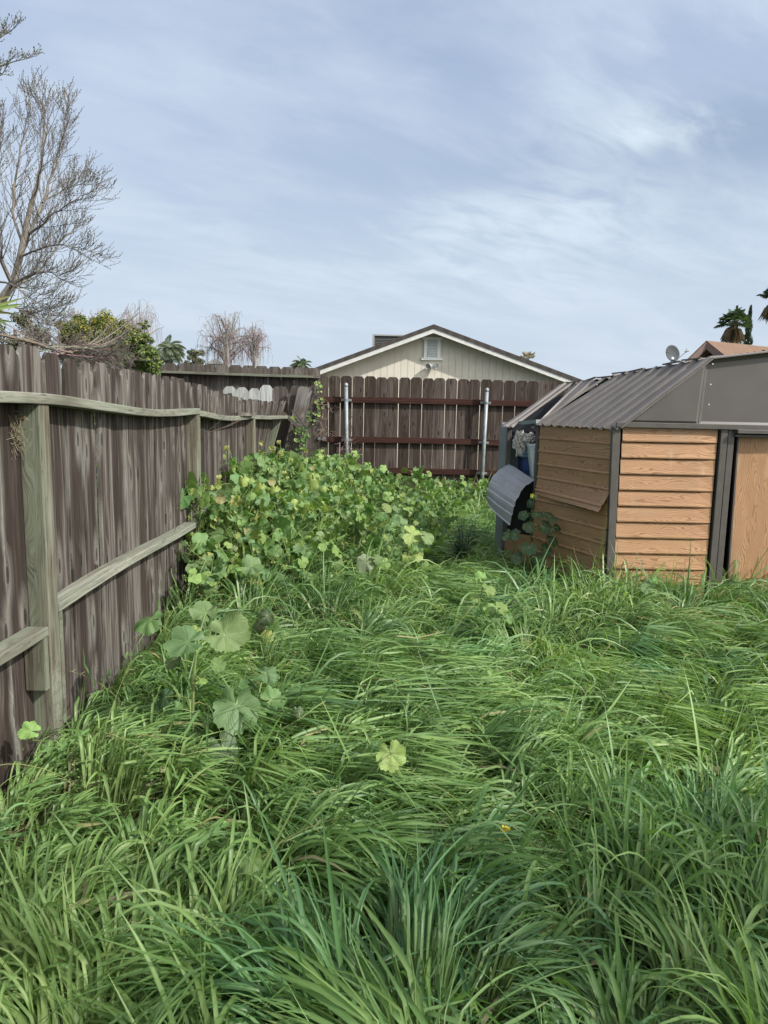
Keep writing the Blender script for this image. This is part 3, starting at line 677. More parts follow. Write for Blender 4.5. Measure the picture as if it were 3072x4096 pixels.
# slumped bay and the skewed rear bay
roof_panel(0,1,lambda t:S(-.0+.02,lerp(.975,1.06,t),1.345-.03*t),lambda t:S(.62,lerp(1.05,1.50,t),1.745-.03*t),3,ripple=.010,over=.01)
roof_panel(0,1,lambda t:S(-.05,lerp(1.25,1.44,t),1.312),lambda t:S(.62,lerp(1.49,1.69,t),1.715),2,ripple=.003)
roof_panel(-.035,DEPTH,knee,lambda v:ridge(v),13,over=0,name='upper_roof_panel',off=(0,0,-.002))
roof_panel(-.035,DEPTH,lambda v:knee(v,1),lambda v:ridge(v),13,over=0,name='upper_roof_panel',off=(0,0,.012))
roof_panel(-.035,DEPTH,lambda v:S(WSH,v,EZ+.012),lambda v:knee(v,1)+Vector((0,0,.008)),13,over=.05)
m=MB(); m.grid([[S(.05,.90,1.27),S(.60,.95,1.66)],[S(.05,1.25,1.25),S(.60,1.35,1.63)],[S(.05,DEPTH,1.23),S(.60,DEPTH+.05,1.60)]]); part(m,'shade_sheet',M['black'])  # black sheet below the roof gaps, shade put in as colour
# rake trims, knee cap strip, bent bits
m=MB(); m.bar(S(.0,-.045,EZ-.005)+Vector((-.02,0,0)),knee(-.045)+Vector((.0,0,.004)),.03,.012,up=(0,0,1)); m.bar(knee(-.045)+Vector((0,0,.006)),ridge(-.045)+Vector((0,0,.008)),.03,.012,up=(0,0,1)); part(m,'rake_trim',M['roofmetal'],bevel=.002)
m=MB()
for i in range(8):
    v=.05+i*.19; a=knee(v)+Vector((-.006,0,.018+.010*math.sin(i*2.3))); b=knee(v+.175)+Vector((-.006,0,.020+.012*math.sin(i*1.7+1)))
    m.bar(a,b,.03,.010)
for (a,b) in (((2322,1531),(2330,1545)),((2345,1534),(2338,1546)),((2405,1524),(2385,1552))):
    m.bar(at(*a,Y=6.95),at(*b,Y=6.9),.014,.01)
part(m,'bent_ridge_strip',M['roofmetal'])
m=MB(); 
for i in range(14):
    p=at(lerp(2683,2722,i/13)+U(-3,3),1462+U(-3,3)-i*.2,Y=6.05); m.box(p,(U(.01,.03),U(.01,.03),U(.006,.014)),R=Matrix.Rotation(U(0,3),3,'Z'))
part(m,'leaf_debris',simple('dead_leaf_debris',(.06,.035,.02),.9))

# things inside the open bay
def tub(name,mat,c,w,d,h,tilt,lid=None,ribs=True,taper=.82,rim=.018):
    m=MB(); R=Matrix.Rotation(tilt[0],3,'Y')@Matrix.Rotation(tilt[1],3,'X')@Matrix.Rotation(tilt[2],3,'Z')
    lv=[(0,taper),(.35*h,lerp(taper,1,.35)),(.85*h,lerp(taper,1,.85)),(.88*h,1.0),(h-.02,1.0),(h-.02,1.06),(h,1.06),(h,.98),(.05,.78)]
    vs=[];k=24
    for z,s in lv:
        for j in range(k):
            a=2*math.pi*j/k; cx=math.copysign(abs(math.cos(a))**.35,math.cos(a)); cy=math.copysign(abs(math.sin(a))**.35,math.sin(a))
            rb=.985 if (ribs and j%3==0 and z<.84*h) else 1
            vs.append(Vector(c)+R@Vector((cx*w/2*s*rb,cy*d/2*s*rb,z)))
    fs=[(i*k+j,i*k+(j+1)%k,(i+1)*k+(j+1)%k,(i+1)*k+j) for i in range(len(lv)-1) for j in range(k)]
    fs.append(tuple(range(k-1,-1,-1))); fs.append(tuple((len(lv)-1)*k+j for j in range(k)))
    m.add(vs,fs); return m.build(name,mat)
p=Vector((1.50,7.08,-.1))
o=tub('storage_tote',M['bluebin'],(p.x,p.y,-.1),.34,.40,1.12,(0,0,0)); tag(o,'tall dark blue plastic tote standing inside the open side of the shed','tote')
l=MB(); 
for i,(dz,s) in enumerate(((1.115,1.06),(1.14,1.02))):
    vs=[];k=24
    for z,q in ((0,1.0),(0.008,1.04),(.022,1.04),(.028,.96)):
        for j in range(k):
            a=2*math.pi*j/k; cx=math.copysign(abs(math.cos(a))**.4,math.cos(a)); cy=math.copysign(abs(math.sin(a))**.4,math.sin(a))
            vs.append(Vector((p.x+cx*.19*q*s,p.y+cy*.21*q*s,z+dz-.11)))
    fs=[(a*k+j,a*k+(j+1)%k,(a+1)*k+(j+1)%k,(a+1)*k+j) for a in range(3) for j in range(k)]; fs.append(tuple(3*k+j for j in range(k))); fs.append(tuple(range(k-1,-1,-1)))
    l.add(vs,fs)
l.build('lid',M['bluelid'],o)
p2=at(2128,1905,Y=6.68)
o=tub('laundry_basket',M['whiteplastic'],(1.455,6.74,.80),.17,.18,.37,(-.16,.1,0)); tag(o,'white ribbed plastic basket tilted against the blue tote in the shed opening','basket')
def cloth_blob(cs,name,label):
    bmx=bmesh.new(); bmesh.ops.create_icosphere(bmx,subdivisions=5,radius=1)
    for v in bmx.verts:
        d=v.co.copy(); 
        n=mnoise.fractal(d*2.3+Vector(cs[0])*7,1.0,2.0,4); n2=mnoise.noise(Vector((d.x*3.2,d.y*3.2,d.z*1.1)))
        rr=1+.55*n+.30*(1-abs(n2)*2)
        drape=1.0 if d.z>-.2 else 1.35
        v.co=Vector(cs[0])+Vector((d.x*cs[1][0]*rr,d.y*cs[1][1]*rr,d.z*cs[1][2]*rr*drape))
    me=bpy.data.meshes.new(name); bmx.to_mesh(me); bmx.free(); me.materials.append(M['cloth']); 
    for q in me.polygons:q.use_smooth=False
    o=bpy.data.objects.new(name,me); COL.objects.link(o); tag(o,label,'rag','rags hung in the shed opening')
q=at(2078,1765,Y=6.78); cloth_blob((q,(.040,.05,.075)),'rag','crumpled grey stained rag draped over the far stud of the shed opening')
q=at(2118,1752,Y=6.74); cloth_blob((q,(.045,.05,.040)),'rag','crumpled dirty white rag lying on the blue tote in the shed opening')

# ================================================================== HOUSES BEHIND
HY=19.0
hs=empty('house',(1.2,HY+5,G)); tag(hs,'cream house with low gable, white fascia and dark roof behind the back fence','house')
pk=at(1735,1298,Y=HY-.35)
hp=lambda mb,name,mat,**kw: childmesh(mb,name,mat,hs,**kw)
sl_l=.380; sl_r=.342; XL=-3.3; XR=6.7; PX=pk.x
def rz(x): return pk.z-(PX-x)*sl_l if x<PX else pk.z-(x-PX)*sl_r
# siding strips
m=MB(); x=XL+.5
while x<XR-.5:
    x1=x+.176; 
    za=rz(x)-.12; zb=rz(x1-.008)-.12
    if x<PX<x1: za=zb=min(za,zb)
    vs=[(x,HY,G),(x1-.008,HY,G),(x1-.008,HY,zb),(x,HY,za),(x,HY+.02,G),(x1-.008,HY+.02,G),(x1-.008,HY+.02,zb),(x,HY+.02,za)]
    m.add(vs,[(0,1,2,3),(0,3,7,4),(1,5,6,2)]); x=x1
m.add([(XL+.5,HY+.014,G),(XR-.5,HY+.014,G),(XR-.5,HY+.014,rz(XR-.5)-.12),(PX,HY+.014,pk.z-.12),(XL+.5,HY+.014,rz(XL+.5)-.12)],[(0,1,2,3,4)])
for xx in(XL+.5,XR-.5): m.add([(xx,HY+.03,G),(xx,HY+12,G),(xx,HY+12,rz(xx)-.12),(xx,HY+.03,rz(xx)-.12)],[(0,1,2,3)])
hp(m,'wall',M['housewall'])
m=MB()
for (x0,x1) in ((XL,PX),(XR,PX)):
    a=(x0,rz(x0));b=(x1,rz(x1)); L=math.hypot(b[0]-a[0],b[1]-a[1])
    vs=[(a[0],HY-.42,a[1]),(b[0],HY-.42,b[1]),(b[0],HY+12.4,b[1]),(a[0],HY+12.4,a[1])]
    wc=[(0,0,0),(0,L,0),(12.8,L,0),(12.8,0,0)]
    vt=vs+[(p[0],p[1],p[2]-.10) for p in vs]
    m.add(vt,[(0,1,2,3),(7,6,5,4),(0,4,5,1),(3,0,4,7)],wc+wc)
rf=hp(m,'roof',M['shingledark'])
for (x0,x1) in ((XL,PX),(XR,PX)):
    m=MB(); a=Vector((x0,HY-.40,rz(x0)-.10)); b=Vector((PX,HY-.40,pk.z-.10)); off=Vector((0,0,-.075))
    vs=[a,b,b+off*1.5,a+off*1.5]; vs2=[q+Vector((0,.03,0)) for q in vs]
    m.add([tuple(q) for q in vs+vs2],[(0,1,2,3),(7,6,5,4),(3,2,6,7),(0,4,5,1)]); hp(m,'fascia',M['fascia'])
m=MB()
for (x0,x1) in ((XL,PX),(XR,PX)):
    m.add([(x0,HY-.37,rz(x0)-.11),(PX,HY-.37,pk.z-.11),(PX,HY+.02,pk.z-.11),(x0,HY+.02,rz(x0)-.11)],[(0,1,2,3)])
hp(m,'soffit',M['fascia'])
# vent
va=at(1697,1348,Y=HY-.03); vb=at(1761,1440,Y=HY-.03)
m=MB(); cx=(va.x+vb.x)/2; w=(vb.x-va.x); z1=va.z; z0=vb.z; b=.085
m.box((cx-w/2+b/2,HY-.02,(z0+z1)/2),(b,.05,z1-z0)); m.box((cx+w/2-b/2,HY-.02,(z0+z1)/2),(b,.05,z1-z0)); m.box((cx,HY-.025,z1-.03),(w+.10,.065,.07)); m.box((cx,HY-.03,z0+.02),(w+.12,.08,.06))
vent=hp(m,'gable_vent',M['ventwhite'],bevel=.004)
m=MB(); nl=11
for i in range(nl):
    z=lerp(z0+.07,z1-.09,i/(nl-1)); m.box((cx,HY-.038,z),(w-2*b-.01,.05,.010),R=Matrix.Rotation(math.radians(40),3,'X'))
m.box((cx,HY-.006,(z0+z1)/2),(w-2*b,.006,z1-z0-.1),mi=1)
lv=m.build('louvres',[M['ventwhite'],M['black']]); lv.parent=vent
# twin floodlight
q=at(1727,1464,Y=HY-.05); m=MB(); m.tube([(q.x,HY-.001,q.z),(q.x,HY-.03,q.z)],.055,14); 
m.tube([(q.x,HY-.03,q.z),(q.x,HY-.12,q.z-.02)],.022,8); m.box((q.x+.01,HY-.12,q.z-.055),(.07,.06,.06))
for s in(-1,1):
    m.tube([(q.x,HY-.06,q.z),(q.x+s*.05,HY-.12,q.z+.03)],.014,6)
    c=Vector((q.x+s*.085,HY-.14,q.z)); d=Vector((s*.35,-1,-.25)).normalized()
    pr=[(-.09,.022),(-.06,.035),(-.02,.055),(.03,.064),(.05,.066)]; m.tube([c+d*a for a,_ in pr],[r for _,r in pr],14,cap=False)
    m.tube([c+d*.035,c+d*.04],.058,14,mi=1)
fl=hp(m,'floodlight',[M['lamp'],M['lens']])
# roof cooler
ca=at(1490,1337,Y=HY+3.0); cb=at(1610,1380,Y=HY+3.0)
rc=empty('roof_cooler',(lerp(ca.x,cb.x,.5),HY+3.5,cb.z-.4)); tag(rc,'boxy grey evaporative cooler on the left slope of the cream house roof','cooler')
m=MB(); cw=cb.x-ca.x; 
m.box(((ca.x+cb.x)/2,HY+3.45,ca.z-.02),(cw,.9,.04))
for sx in(ca.x+.03,cb.x-.03):
    for sy in (HY+3.03,HY+3.87): m.box((sx,sy,ca.z-.44),(.06,.06,.80))
m.box(((ca.x+cb.x)/2,HY+3.45,ca.z-.66),(cw-.02,.88,.35)); childmesh(m,'case',M['coolertrim'],rc)
m=MB()
for i in range(12): m.box(((ca.x+cb.x)/2,HY+3.05,ca.z-.06-.045*i),(cw-.12,.03,.028),R=Matrix.Rotation(-.5,3,'X'))
for i in range(12): m.box((ca.x+.04,HY+3.45,ca.z-.06-.045*i),(.03,.8,.028),R=Matrix.Rotation(.5,3,'Y'))
m.box(((ca.x+cb.x)/2,HY+3.45,ca.z-.3),(cw-.16,.74,.56)); childmesh(m,'louvre_panel',M['cooler'],rc)

# right hand neighbour house
NY=27.0
nk=at(2825,1362,Y=NY); nh=empty('house',(nk.x+4,NY+4,G)); tag(nh,'taupe house with brown shingle roof beyond the shed at the right edge','house')
lh=lambda mb,name,mat,**kw: childmesh(mb,name,mat,nh,**kw)
le=at(2722,1462,Y=NY); sN=(nk.z-le.z)/(nk.x-le.x); XLn=nk.x-2.6; 
# gable faces the yard; ridge runs away to the right/back
rd=Vector((.86,.51,0)); 
m=MB(); W_=2.6; zl=nk.z-W_*sN
A=Vector((nk.x-W_,NY,zl)); Bp=Vector((nk.x,NY,nk.z)); 
er=at(2960,1470,Y=NY-1.0); sN2=(nk.z-er.z)/(er-nk).xy.length*1.0
Cc=Vector((nk.x+ (er.x-nk.x)*2.2,NY+(er.y-NY)*2.2,nk.z-(nk.z-er.z)*2.2))
L=14
def slab(P,Q,d,L,th,mb):
    vs=[P,Q,Q+d*L,P+d*L]; wl=(P-Q).length; wc=[(0,0,0),(0,wl,0),(L,wl,0),(L,0,0)]
    lo=[v-Vector((0,0,th)) for v in vs]; mb.add(vs+lo,[(0,1,2,3),(7,6,5,4),(0,4,5,1),(3,0,4,7),(1,5,6,2)],wc+wc)
slab(A,Bp,rd,L,.05,m); slab(Cc,Bp,rd,L,.05,m); lh(m,'roof',M['shinglebrown'])
m=MB()
for P in (A,Cc):
    d=(Bp-P); vs=[P,Bp,Bp-Vector((0,0,.26)),P-Vector((0,0,.26))]; vs=[v-Vector((0,.03,.05))for v in vs]; back=[v+rd*.06 for v in vs]
    m.add(vs+back,[(0,1,2,3),(7,6,5,4),(3,2,6,7)])
lh(m,'fascia',M['pinkfascia'])
m=MB(); o1=rd*.7; lo=Vector((0,0,-.32))
a=A.lerp(Bp,.12)+o1+lo; b=Bp+o1+lo; c=Cc.lerp(Bp,.12)+o1+lo
m.add([(a.x,a.y,G),(c.x,c.y,G),tuple(c),tuple(b),tuple(a)],[(0,1,2,3,4)])
for e in(a,c): f=e+rd*(L-1.4); m.add([(e.x,e.y,G),(f.x,f.y,G),tuple(f),tuple(e)],[(0,1,2,3)])
lh(m,'wall',M['stucco'])
m=MB(); 
for P in(A,Cc): 
    q=[P-Vector((0,0,.07)),Bp-Vector((0,0,.07)),Bp+rd*.72-Vector((0,0,.07)),P+rd*.72-Vector((0,0,.07))]; m.add(q,[(0,1,2,3)])
lh(m,'soffit',M['pinkfascia'])
# corrugated scrap lying on a low roof beyond the shed
lr=empty('lean_to',(5.6,11,G)); tag(lr,'low lean-to with loose rusty corrugated sheets on it behind the shed','lean-to')
m=MB()
def corr(P0,du,dv,nu,amp,mb):
    rows=[]
    for i in range(nu*6+1):
        t=i/(nu*6); rows.append([P0+du*t+dv*s+Vector((0,0,amp*math.sin(t*nu*2*math.pi))) for s in(0,.33,.66,1)])
    mb.grid(rows)
q0=at(2908,1424,Y=10.5); corr(q0+Vector((0,0,0)),Vector((.16,0,.02)),Vector((.05,.6,.02)),3,.012,m)
q0=at(2958,1418,Y=10.4); corr(q0,Vector((.42,.1,.06)),Vector((.3,.8,.02)),4,.022,m)
q0=at(3045,1408,Y=10.3); corr(q0,Vector((.5,.0,.10)),Vector((.3,.8,.02)),4,.03,m)
solidify(childmesh(m,'corrugated_sheet',M['wirescrap'],lr),.003)
m=MB(); m.box((5.75,11.2,1.0),(1.6,1.6,2.26)); m.box((5.75,11.2,2.16),(1.75,1.8,.05)); childmesh(m,'frame',M['stucco'],lr)
# satellite dish on the house eave
dy=NY-1.2; dc=at(2691,1413,Y=dy)
sd=empty('satellite_dish',(dc.x,dy,dc.z-.9)); tag(sd,'grey satellite dish on a curved mast against the sky','satellite dish')
nd=Vector((.25,-1,.28)).normalized(); e1=nd.cross(Vector((0,0,1))).normalized(); e2=e1.cross(nd)
m=MB(); rows=[]
for i in range(9):
    r=i/8; rows.append([dc+e1*(.275*r*math.cos(a))+e2*(.30*r*math.sin(a))+nd*(.055*(r*r)-.055) for a in [2*math.pi*j/36 for j in range(37)]])
m.grid(rows); solidify(childmesh(m,'reflector',M['dish'],sd,smooth=True),.012)
m=MB(); b=dc-e2*.17
m.tube([b-nd*.10,b-nd*.12-Vector((0,0,.25)),b-nd*.12-Vector((0,0,1.2))],.026,8); m.tube([b-nd*.1,b-nd*.02],.05,8); m.tube([b-nd*.12-Vector((.0,0,.3)),b-Vector((.12,0,.26)),b-Vector((.16,0,.15))],.012,5)
childmesh(m,'mast',M['dishmast'],sd)
m=MB(); tip=dc+nd*.30+Vector((.30,0,-.02)); m.tube([dc-e2*.24,dc-e2*.20+nd*.18+Vector((.12,0,0)),tip],.014,6); childmesh(m,'arm',M['dishmast'],sd)
m=MB(); m.tube([tip-Vector((.06,0,0)),tip+Vector((.05,0,.02))],[.028,.045],8); m.tube([tip+Vector((0,0,-.05)),tip+Vector((0,0,.08))],.03,8); childmesh(m,'receiver',M['dishmast'],sd)
# distant roof over the grey fence
m=MB(); q=at(860,1436,Y=45); m.add([(q.x-.62,45,q.z-.30),(q.x+.62,45,q.z-.28),(q.x+.1,45,q.z),(q.x-.1,45,q.z),(q.x-.62,49,q.z-.30),(q.x+.62,49,q.z-.28),(q.x+.1,49,q.z),(q.x-.1,49,q.z)],[(0,1,2,3),(0,3,7,4),(1,5,6,2),(2,6,7,3)])
dh=empty('outbuilding',(q.x,45,G)); tag(dh,'tiny grey gabled roof far behind the grey fence','building'); childmesh(m,'roof',M['coolertrim'],dh)
m=MB(); m.box((q.x,47,(q.z-.3+G)/2),(.95,3.6,q.z-.3-G)); childmesh(m,'wall',M['backhouse'],dh)
# ================================================================== GRASS
def vnoise(x,y,seed=0):
    r=np.random.default_rng(seed).random((64,64))
    xi=np.floor(x).astype(int);yi=np.floor(y).astype(int); fx=x-xi;fy=y-yi
    fx=fx*fx*(3-2*fx);fy=fy*fy*(3-2*fy)
    g=lambda a,b:r[a%64,b%64]
    return (g(xi,yi)*(1-fx)+g(xi+1,yi)*fx)*(1-fy)+(g(xi,yi+1)*(1-fx)+g(xi+1,yi+1)*fx)*fy
def fb(x,y,s,seed,o=2):
    return sum(vnoise(x/s*2**k,y/s*2**k,seed+k)*.5**k for k in range(o))/sum(.5**k for k in range(o))
# lodging zones: x,y,radius,azimuth the blades fall to (deg, 0=+X, 90=+Y), lodging 0..1, length factor
ZONES=[(-.55,2.9,.55,20,.75,1.0),(.0,2.35,.6,-10,.95,1.15),(.35,3.3,.7,10,1.0,1.1),(.0,4.0,.7,25,1.0,1.0),(1.0,3.8,.6,-60,.8,1.1),(1.5,3.0,.7,-20,.7,1.0),(2.3,4.2,.7,-5,.95,1.0),
 (1.6,4.6,.45,-50,.9,.9),(1.35,5.1,.40,80,.05,1.35),(1.75,5.25,.35,80,.1,1.25),(2.1,5.35,.3,80,.05,1.4),(2.9,5.35,.4,80,.1,1.45),(-.95,4.95,.35,70,.1,1.35),(-.45,5.15,.35,60,.15,1.3),(.0,5.6,.4,50,.2,1.2),(.6,5.4,.7,0,.9,.9),(-.3,4.9,.5,70,.15,1.0),(-.9,2.0,.5,60,.35,1.0),(.9,1.9,.5,100,.25,1.0),(1.3,2.2,.5,70,.25,1.0),(-.2,1.7,.45,190,.55,1.0),(-.7,1.5,.45,150,.5,1.0),
 (.3,6.5,.9,-20,.7,.8),(.9,7.5,1.0,10,.5,.8),(.6,9.0,1.3,30,.5,.8),(.7,2.9,.30,90,.35,1.0),(-.2,3.3,.5,25,1.0,1.1),(.75,4.3,.5,150,.9,1.0),(2.6,3.4,.6,-20,.9,1.0),(1.9,2.6,.4,-30,.9,1.0),(.35,1.95,.4,20,.95,1.1),(-.45,2.25,.4,10,.9,1.1),(2.2,3.3,.5,120,.6,1.0),(1.0,10.6,.8,0,.2,1.1),(-1.1,3.9,.4,60,.2,.85)]
def fields(x,y):
    lowl=np.maximum(np.clip((-.75-x)/.35,0,1)*np.clip((4.2-y)/.8,0,1),.8*np.exp(-((x+.72)**2+(y-2.75)**2)/.10))
    ang=2*math.pi*(fb(x,y,1.3,5,2)-.5)*1.5+.15
    lod=np.clip((fb(x,y,.9,21,2)-.32)*2.4,0,1)*.9; ln=.75+.5*fb(x,y,.8,33,2)
    vx=np.cos(ang)*.5;vy=np.sin(ang)*.5;L=lod*.5;Nn=ln*.5;W=np.full_like(x,.5)
    for (zx,zy,r,a,l,q) in ZONES:
        w=np.exp(-((x-zx)**2+(y-zy)**2)/(2*(r*.6)**2))*2.0
        vx+=w*math.cos(math.radians(a));vy+=w*math.sin(math.radians(a));L+=w*l;Nn+=w*q;W+=w
    return np.arctan2(vy,vx),L/W,Nn/W*(1-.42*lowl)
def pal(t,keys):
    k=np.array(keys); i=np.clip(t*(len(k)-1),0,len(k)-1.001); j=i.astype(int); f=(i-j)[:,None]
    return k[j]*(1-f)+k[j+1]*f
CS=.25
def clumps(x,y):
    """nearest tuft centre (jittered grid), vectorised"""
    ci=np.floor(x/CS).astype(int);cj=np.floor(y/CS).astype(int); best=np.full(len(x),9.);bx=np.zeros(len(x));by=np.zeros(len(x));bi=np.zeros(len(x),int)
    hh=np.random.default_rng(99).random((128,128,8))
    for di in(-1,0,1):
        for dj in(-1,0,1):
            a=(ci+di);b=(cj+dj); q=hh[a%128,b%128]; px=(a+q[:,0])*CS;py=(b+q[:,1])*CS; d=(px-x)**2+(py-y)**2; m=d<best
            best=np.where(m,d,best);bx=np.where(m,px,bx);by=np.where(m,py,by);bi=np.where(m,(a%128)*128+(b%128),bi)
    return bx,by,np.sqrt(best),hh.reshape(-1,8)[bi]
def make_grass(n,xy,wid,seg,fold,seed,lenmul=1.0,layer=0):
    rng=np.random.default_rng(seed)
    x,y=xy; n=len(x)
    bx,by,bd,hv=clumps(x,y)
    if layer==0: pull=.25+.45*hv[:,7]; x=x+(bx-x)*pull;y=y+(by-y)*pull
    angc,lodc,lnc=fields(bx,by)
    ang=angc+(hv[:,2]-.5)*.9
    lod=np.clip(lodc+(hv[:,3]-.5)*.55,0,1); ln=lnc*(.66+.66*hv[:,4])
    rad=np.arctan2(y-by,x-bx); rw=np.clip(bd/CS*1.6,0,1)*(.35+.55*(1-lod))
    vx=np.cos(ang)*(.35+lod)+np.cos(rad)*rw;vy=np.sin(ang)*(.35+lod)+np.sin(rad)*rw
    az=np.arctan2(vy,vx)+rng.normal(0,.16,n)+(1-lod)*rng.normal(0,.55,n)
    stray=rng.random(n)<.10; az=np.where(stray,rng.uniform(0,6.28,n),az)
    kind=rng.random(n)                         # broad, middling and thin blades
    wf=np.where(kind<.34,1.15+.35*rng.random(n),np.where(kind<.82,.62+.35*rng.random(n),.28+.12*rng.random(n)))
    L=(.34+.24*rng.random(n))*ln*lenmul*(.85+.15*wf)
    up=rng.random(n)<.10+.12*(1-lod); lod=np.where(up,lod*.35,np.clip(lod+rng.normal(0,.08,n),0,1))
    if layer==1: L*=.6; lod=np.clip(lod+.3,0,1)
    th0=lerp(.05+.22*rng.random(n),.45+.55*rng.random(n),lod)+.25*rw
    bend=lerp(2.0+1.3*rng.random(n),1.2+1.0*rng.random(n),lod)
    bend=np.where(rng.random(n)<.05*(1-lod),.35*rng.random(n),bend)
    knee=np.clip(lerp(.58,.34,lod)+rng.normal(0,.10,n),.15,.9)
    S1=seg+1; t=np.linspace(0,1,S1)
    kk=(lerp(7,6,lod)+4*rng.random(n))[:,None]
    q=1/(1+np.exp(-(t[None,:]-knee[:,None])*kk)); q0=1/(1+np.exp(knee[:,None]*kk))
    th_=th0[:,None]+bend[:,None]*(q-q0)
    sw=rng.normal(0,.35,n)[:,None]; azs=az[:,None]+sw*t[None,:]+.07*np.sin(t[None,:]*rng.uniform(3,8,(n,1))+rng.uniform(0,6,(n,1)))
    ds=(L/seg)[:,None]
    dx=np.sin(th_)*np.cos(azs);dy=np.sin(th_)*np.sin(azs);dz=np.cos(th_)
    P=np.zeros((n,S1,3))
    P[:,1:,0]=np.cumsum(dx[:,:-1]*ds,1);P[:,1:,1]=np.cumsum(dy[:,:-1]*ds,1);P[:,1:,2]=np.cumsum(dz[:,:-1]*ds,1)
    P[:,:,0]+=x[:,None];P[:,:,1]+=y[:,None]
    # lodged blades lie on the ones below at different heights, so mounds build up
    mound=np.clip(fb(bx,by,.55,61,2)*1.7-.35,0,1)
    sup=(.02+(.05+.33*mound)*rng.random(n)*np.clip(lod+.25,0,1))*(.35 if layer==1 else 1)
    zmin=sup[:,None]*np.minimum(1,t[None,:]*3)
    Z=P[:,:,2]; P[:,:,2]=G+np.where(Z<zmin,zmin-(zmin-Z)*.15,Z)
    P[:,:,2]=np.maximum(P[:,:,2],G+.004)
    P[:,:,0]=np.where((P[:,:,0]<FX-.06)&(P[:,:,1]<11.4),FX-.06+.02*rng.random((n,1)),P[:,:,0])
    T=np.gradient(P,axis=1); T/=np.linalg.norm(T,axis=2,keepdims=True)+1e-9
    side=np.stack([-np.sin(azs),np.cos(azs),np.zeros_like(azs)],2)
    side-=T*(side*T).sum(2,keepdims=True); side/=np.linalg.norm(side,axis=2,keepdims=True)+1e-9
    nor=np.cross(T,side)
    tw=rng.normal(0,.40,n)[:,None]+rng.normal(0,.8,n)[:,None]*t[None,:]
    s2=side*np.cos(tw)[:,:,None]+nor*np.sin(tw)[:,:,None]; n2=np.cross(T,s2)
    w=wid*wf
    prof=np.minimum(1,.5+t*2.0)*(1-np.clip((t-.40)/.60,0,1)**2.0)
    prof[-1]=0.03
    hw=(w[:,None]*prof[None,:]*.5)[:,:,None]
    if fold:
        V=np.stack([P-s2*hw,P+n2*hw*-.38,P+s2*hw],2); k=3
    else: V=np.stack([P-s2*hw,P+s2*hw],2); k=2
    V=V.reshape(-1,3)
    base=(np.arange(n)*S1*k)[:,None,None]; i=(np.arange(seg)*k)[None,:,None]; j=np.arange(k-1)[None,None,:]
    a=base+i+j; Fq=np.stack([a,a+1,a+k+1,a+k],3).reshape(-1,4)
    hue=np.clip(.42*hv[:,5]+.42*rng.random(n)+.5*(fb(x,y,.9,77,2)-.5)+.08,0,1)
    col=pal(hue,GPAL)
    bl=(hv[:,6]<.13)[:,None]; col=np.where(bl,col*np.array([.84,.97,1.18]),col)       # bluish oat tufts
    dry=rng.random(n)<(.003+.07*(fb(x,y,.6,55,1)>.76)*(y>2.8)); col[dry]=np.array([.36,.33,.16])*(.6+.5*rng.random((dry.sum(),1)))
    if layer==1: d2=rng.random(n)<.25; col[d2]=np.array([.26,.24,.13])*(.5+.6*rng.random((d2.sum(),1)))
    rootc=np.array([.25,.29,.13])
    f=np.clip(1-t*2.4,0,1)[None,:,None]*.75
    c=col[:,None,:]*(1-f)+rootc*f
    tipd=np.clip((t-.82)/.18,0,1)[None,:,None]*(rng.random(n)<.14)[:,None,None]
    c=c*(1-tipd*.7)+np.array([.36,.32,.16])*tipd*.7
    c=np.repeat(c[:,:,None,:],k,2)
    if fold: c[:,:,1,:]*=1.22                 # paler midrib
    return V,Fq,c.reshape(-1,3)
GPAL=[(.054,.112,.044),(.086,.168,.056),(.128,.226,.068),(.186,.292,.092),(.285,.375,.145)]
def scatter(dens,x0,x1,y0,y1,seed,margin=1.2):
    rng=np.random.default_rng(seed); n=int(dens*(x1-x0)*(y1-y0)); x=rng.uniform(x0,x1,n);y=rng.uniform(y0,y1,n)
    ok=(x>FX-.03)&(np.abs(x)<.56*y+margin)
    inshed=(y>SY-.02)&(y<SY+1.7)&(x>SX-.41*(y-SY)-.02)&(x<SX+3.05)
    ok&=~inshed
    # thin, short growth hard against the fence foot and near the shed front
    cl=fb(x,y,.30,91,2); ok&=(rng.random(n)<np.clip(.45+1.3*(cl-.25),.25,1))
    ok&=~((x<FX+.25)&(rng.random(n)<.45))
    ok&=~((x<.1-.12*(y-8))&(y>6.1)&(rng.random(n)<.65))     # under the mallows
    return x[ok],y[ok]
parts=[]
for (d,y0,y1,w,seg,fold,lm,ly,sd) in ((4400,.9,2.6,.0098,12,True,.86,0,1),(1300,.9,2.8,.009,6,False,1.0,1,2),(3400,2.6,4.2,.0095,11,True,.96,0,3),(1200,2.6,4.4,.009,6,False,1.,1,4),
                             (2600,4.2,6.4,.0095,9,False,.98,0,5),(900,4.2,6.5,.009,5,False,1.,1,6),(1500,6.4,11.4,.0125,8,False,1.08,0,7),(500,6.4,11.4,.010,5,False,1.,1,8)):
    X=scatter(d,-1.5,.56*y1+1.2,y0,y1,sd); 
    if len(X[0]): parts.append(make_grass(0,X,w,seg,fold,sd,lm,ly))
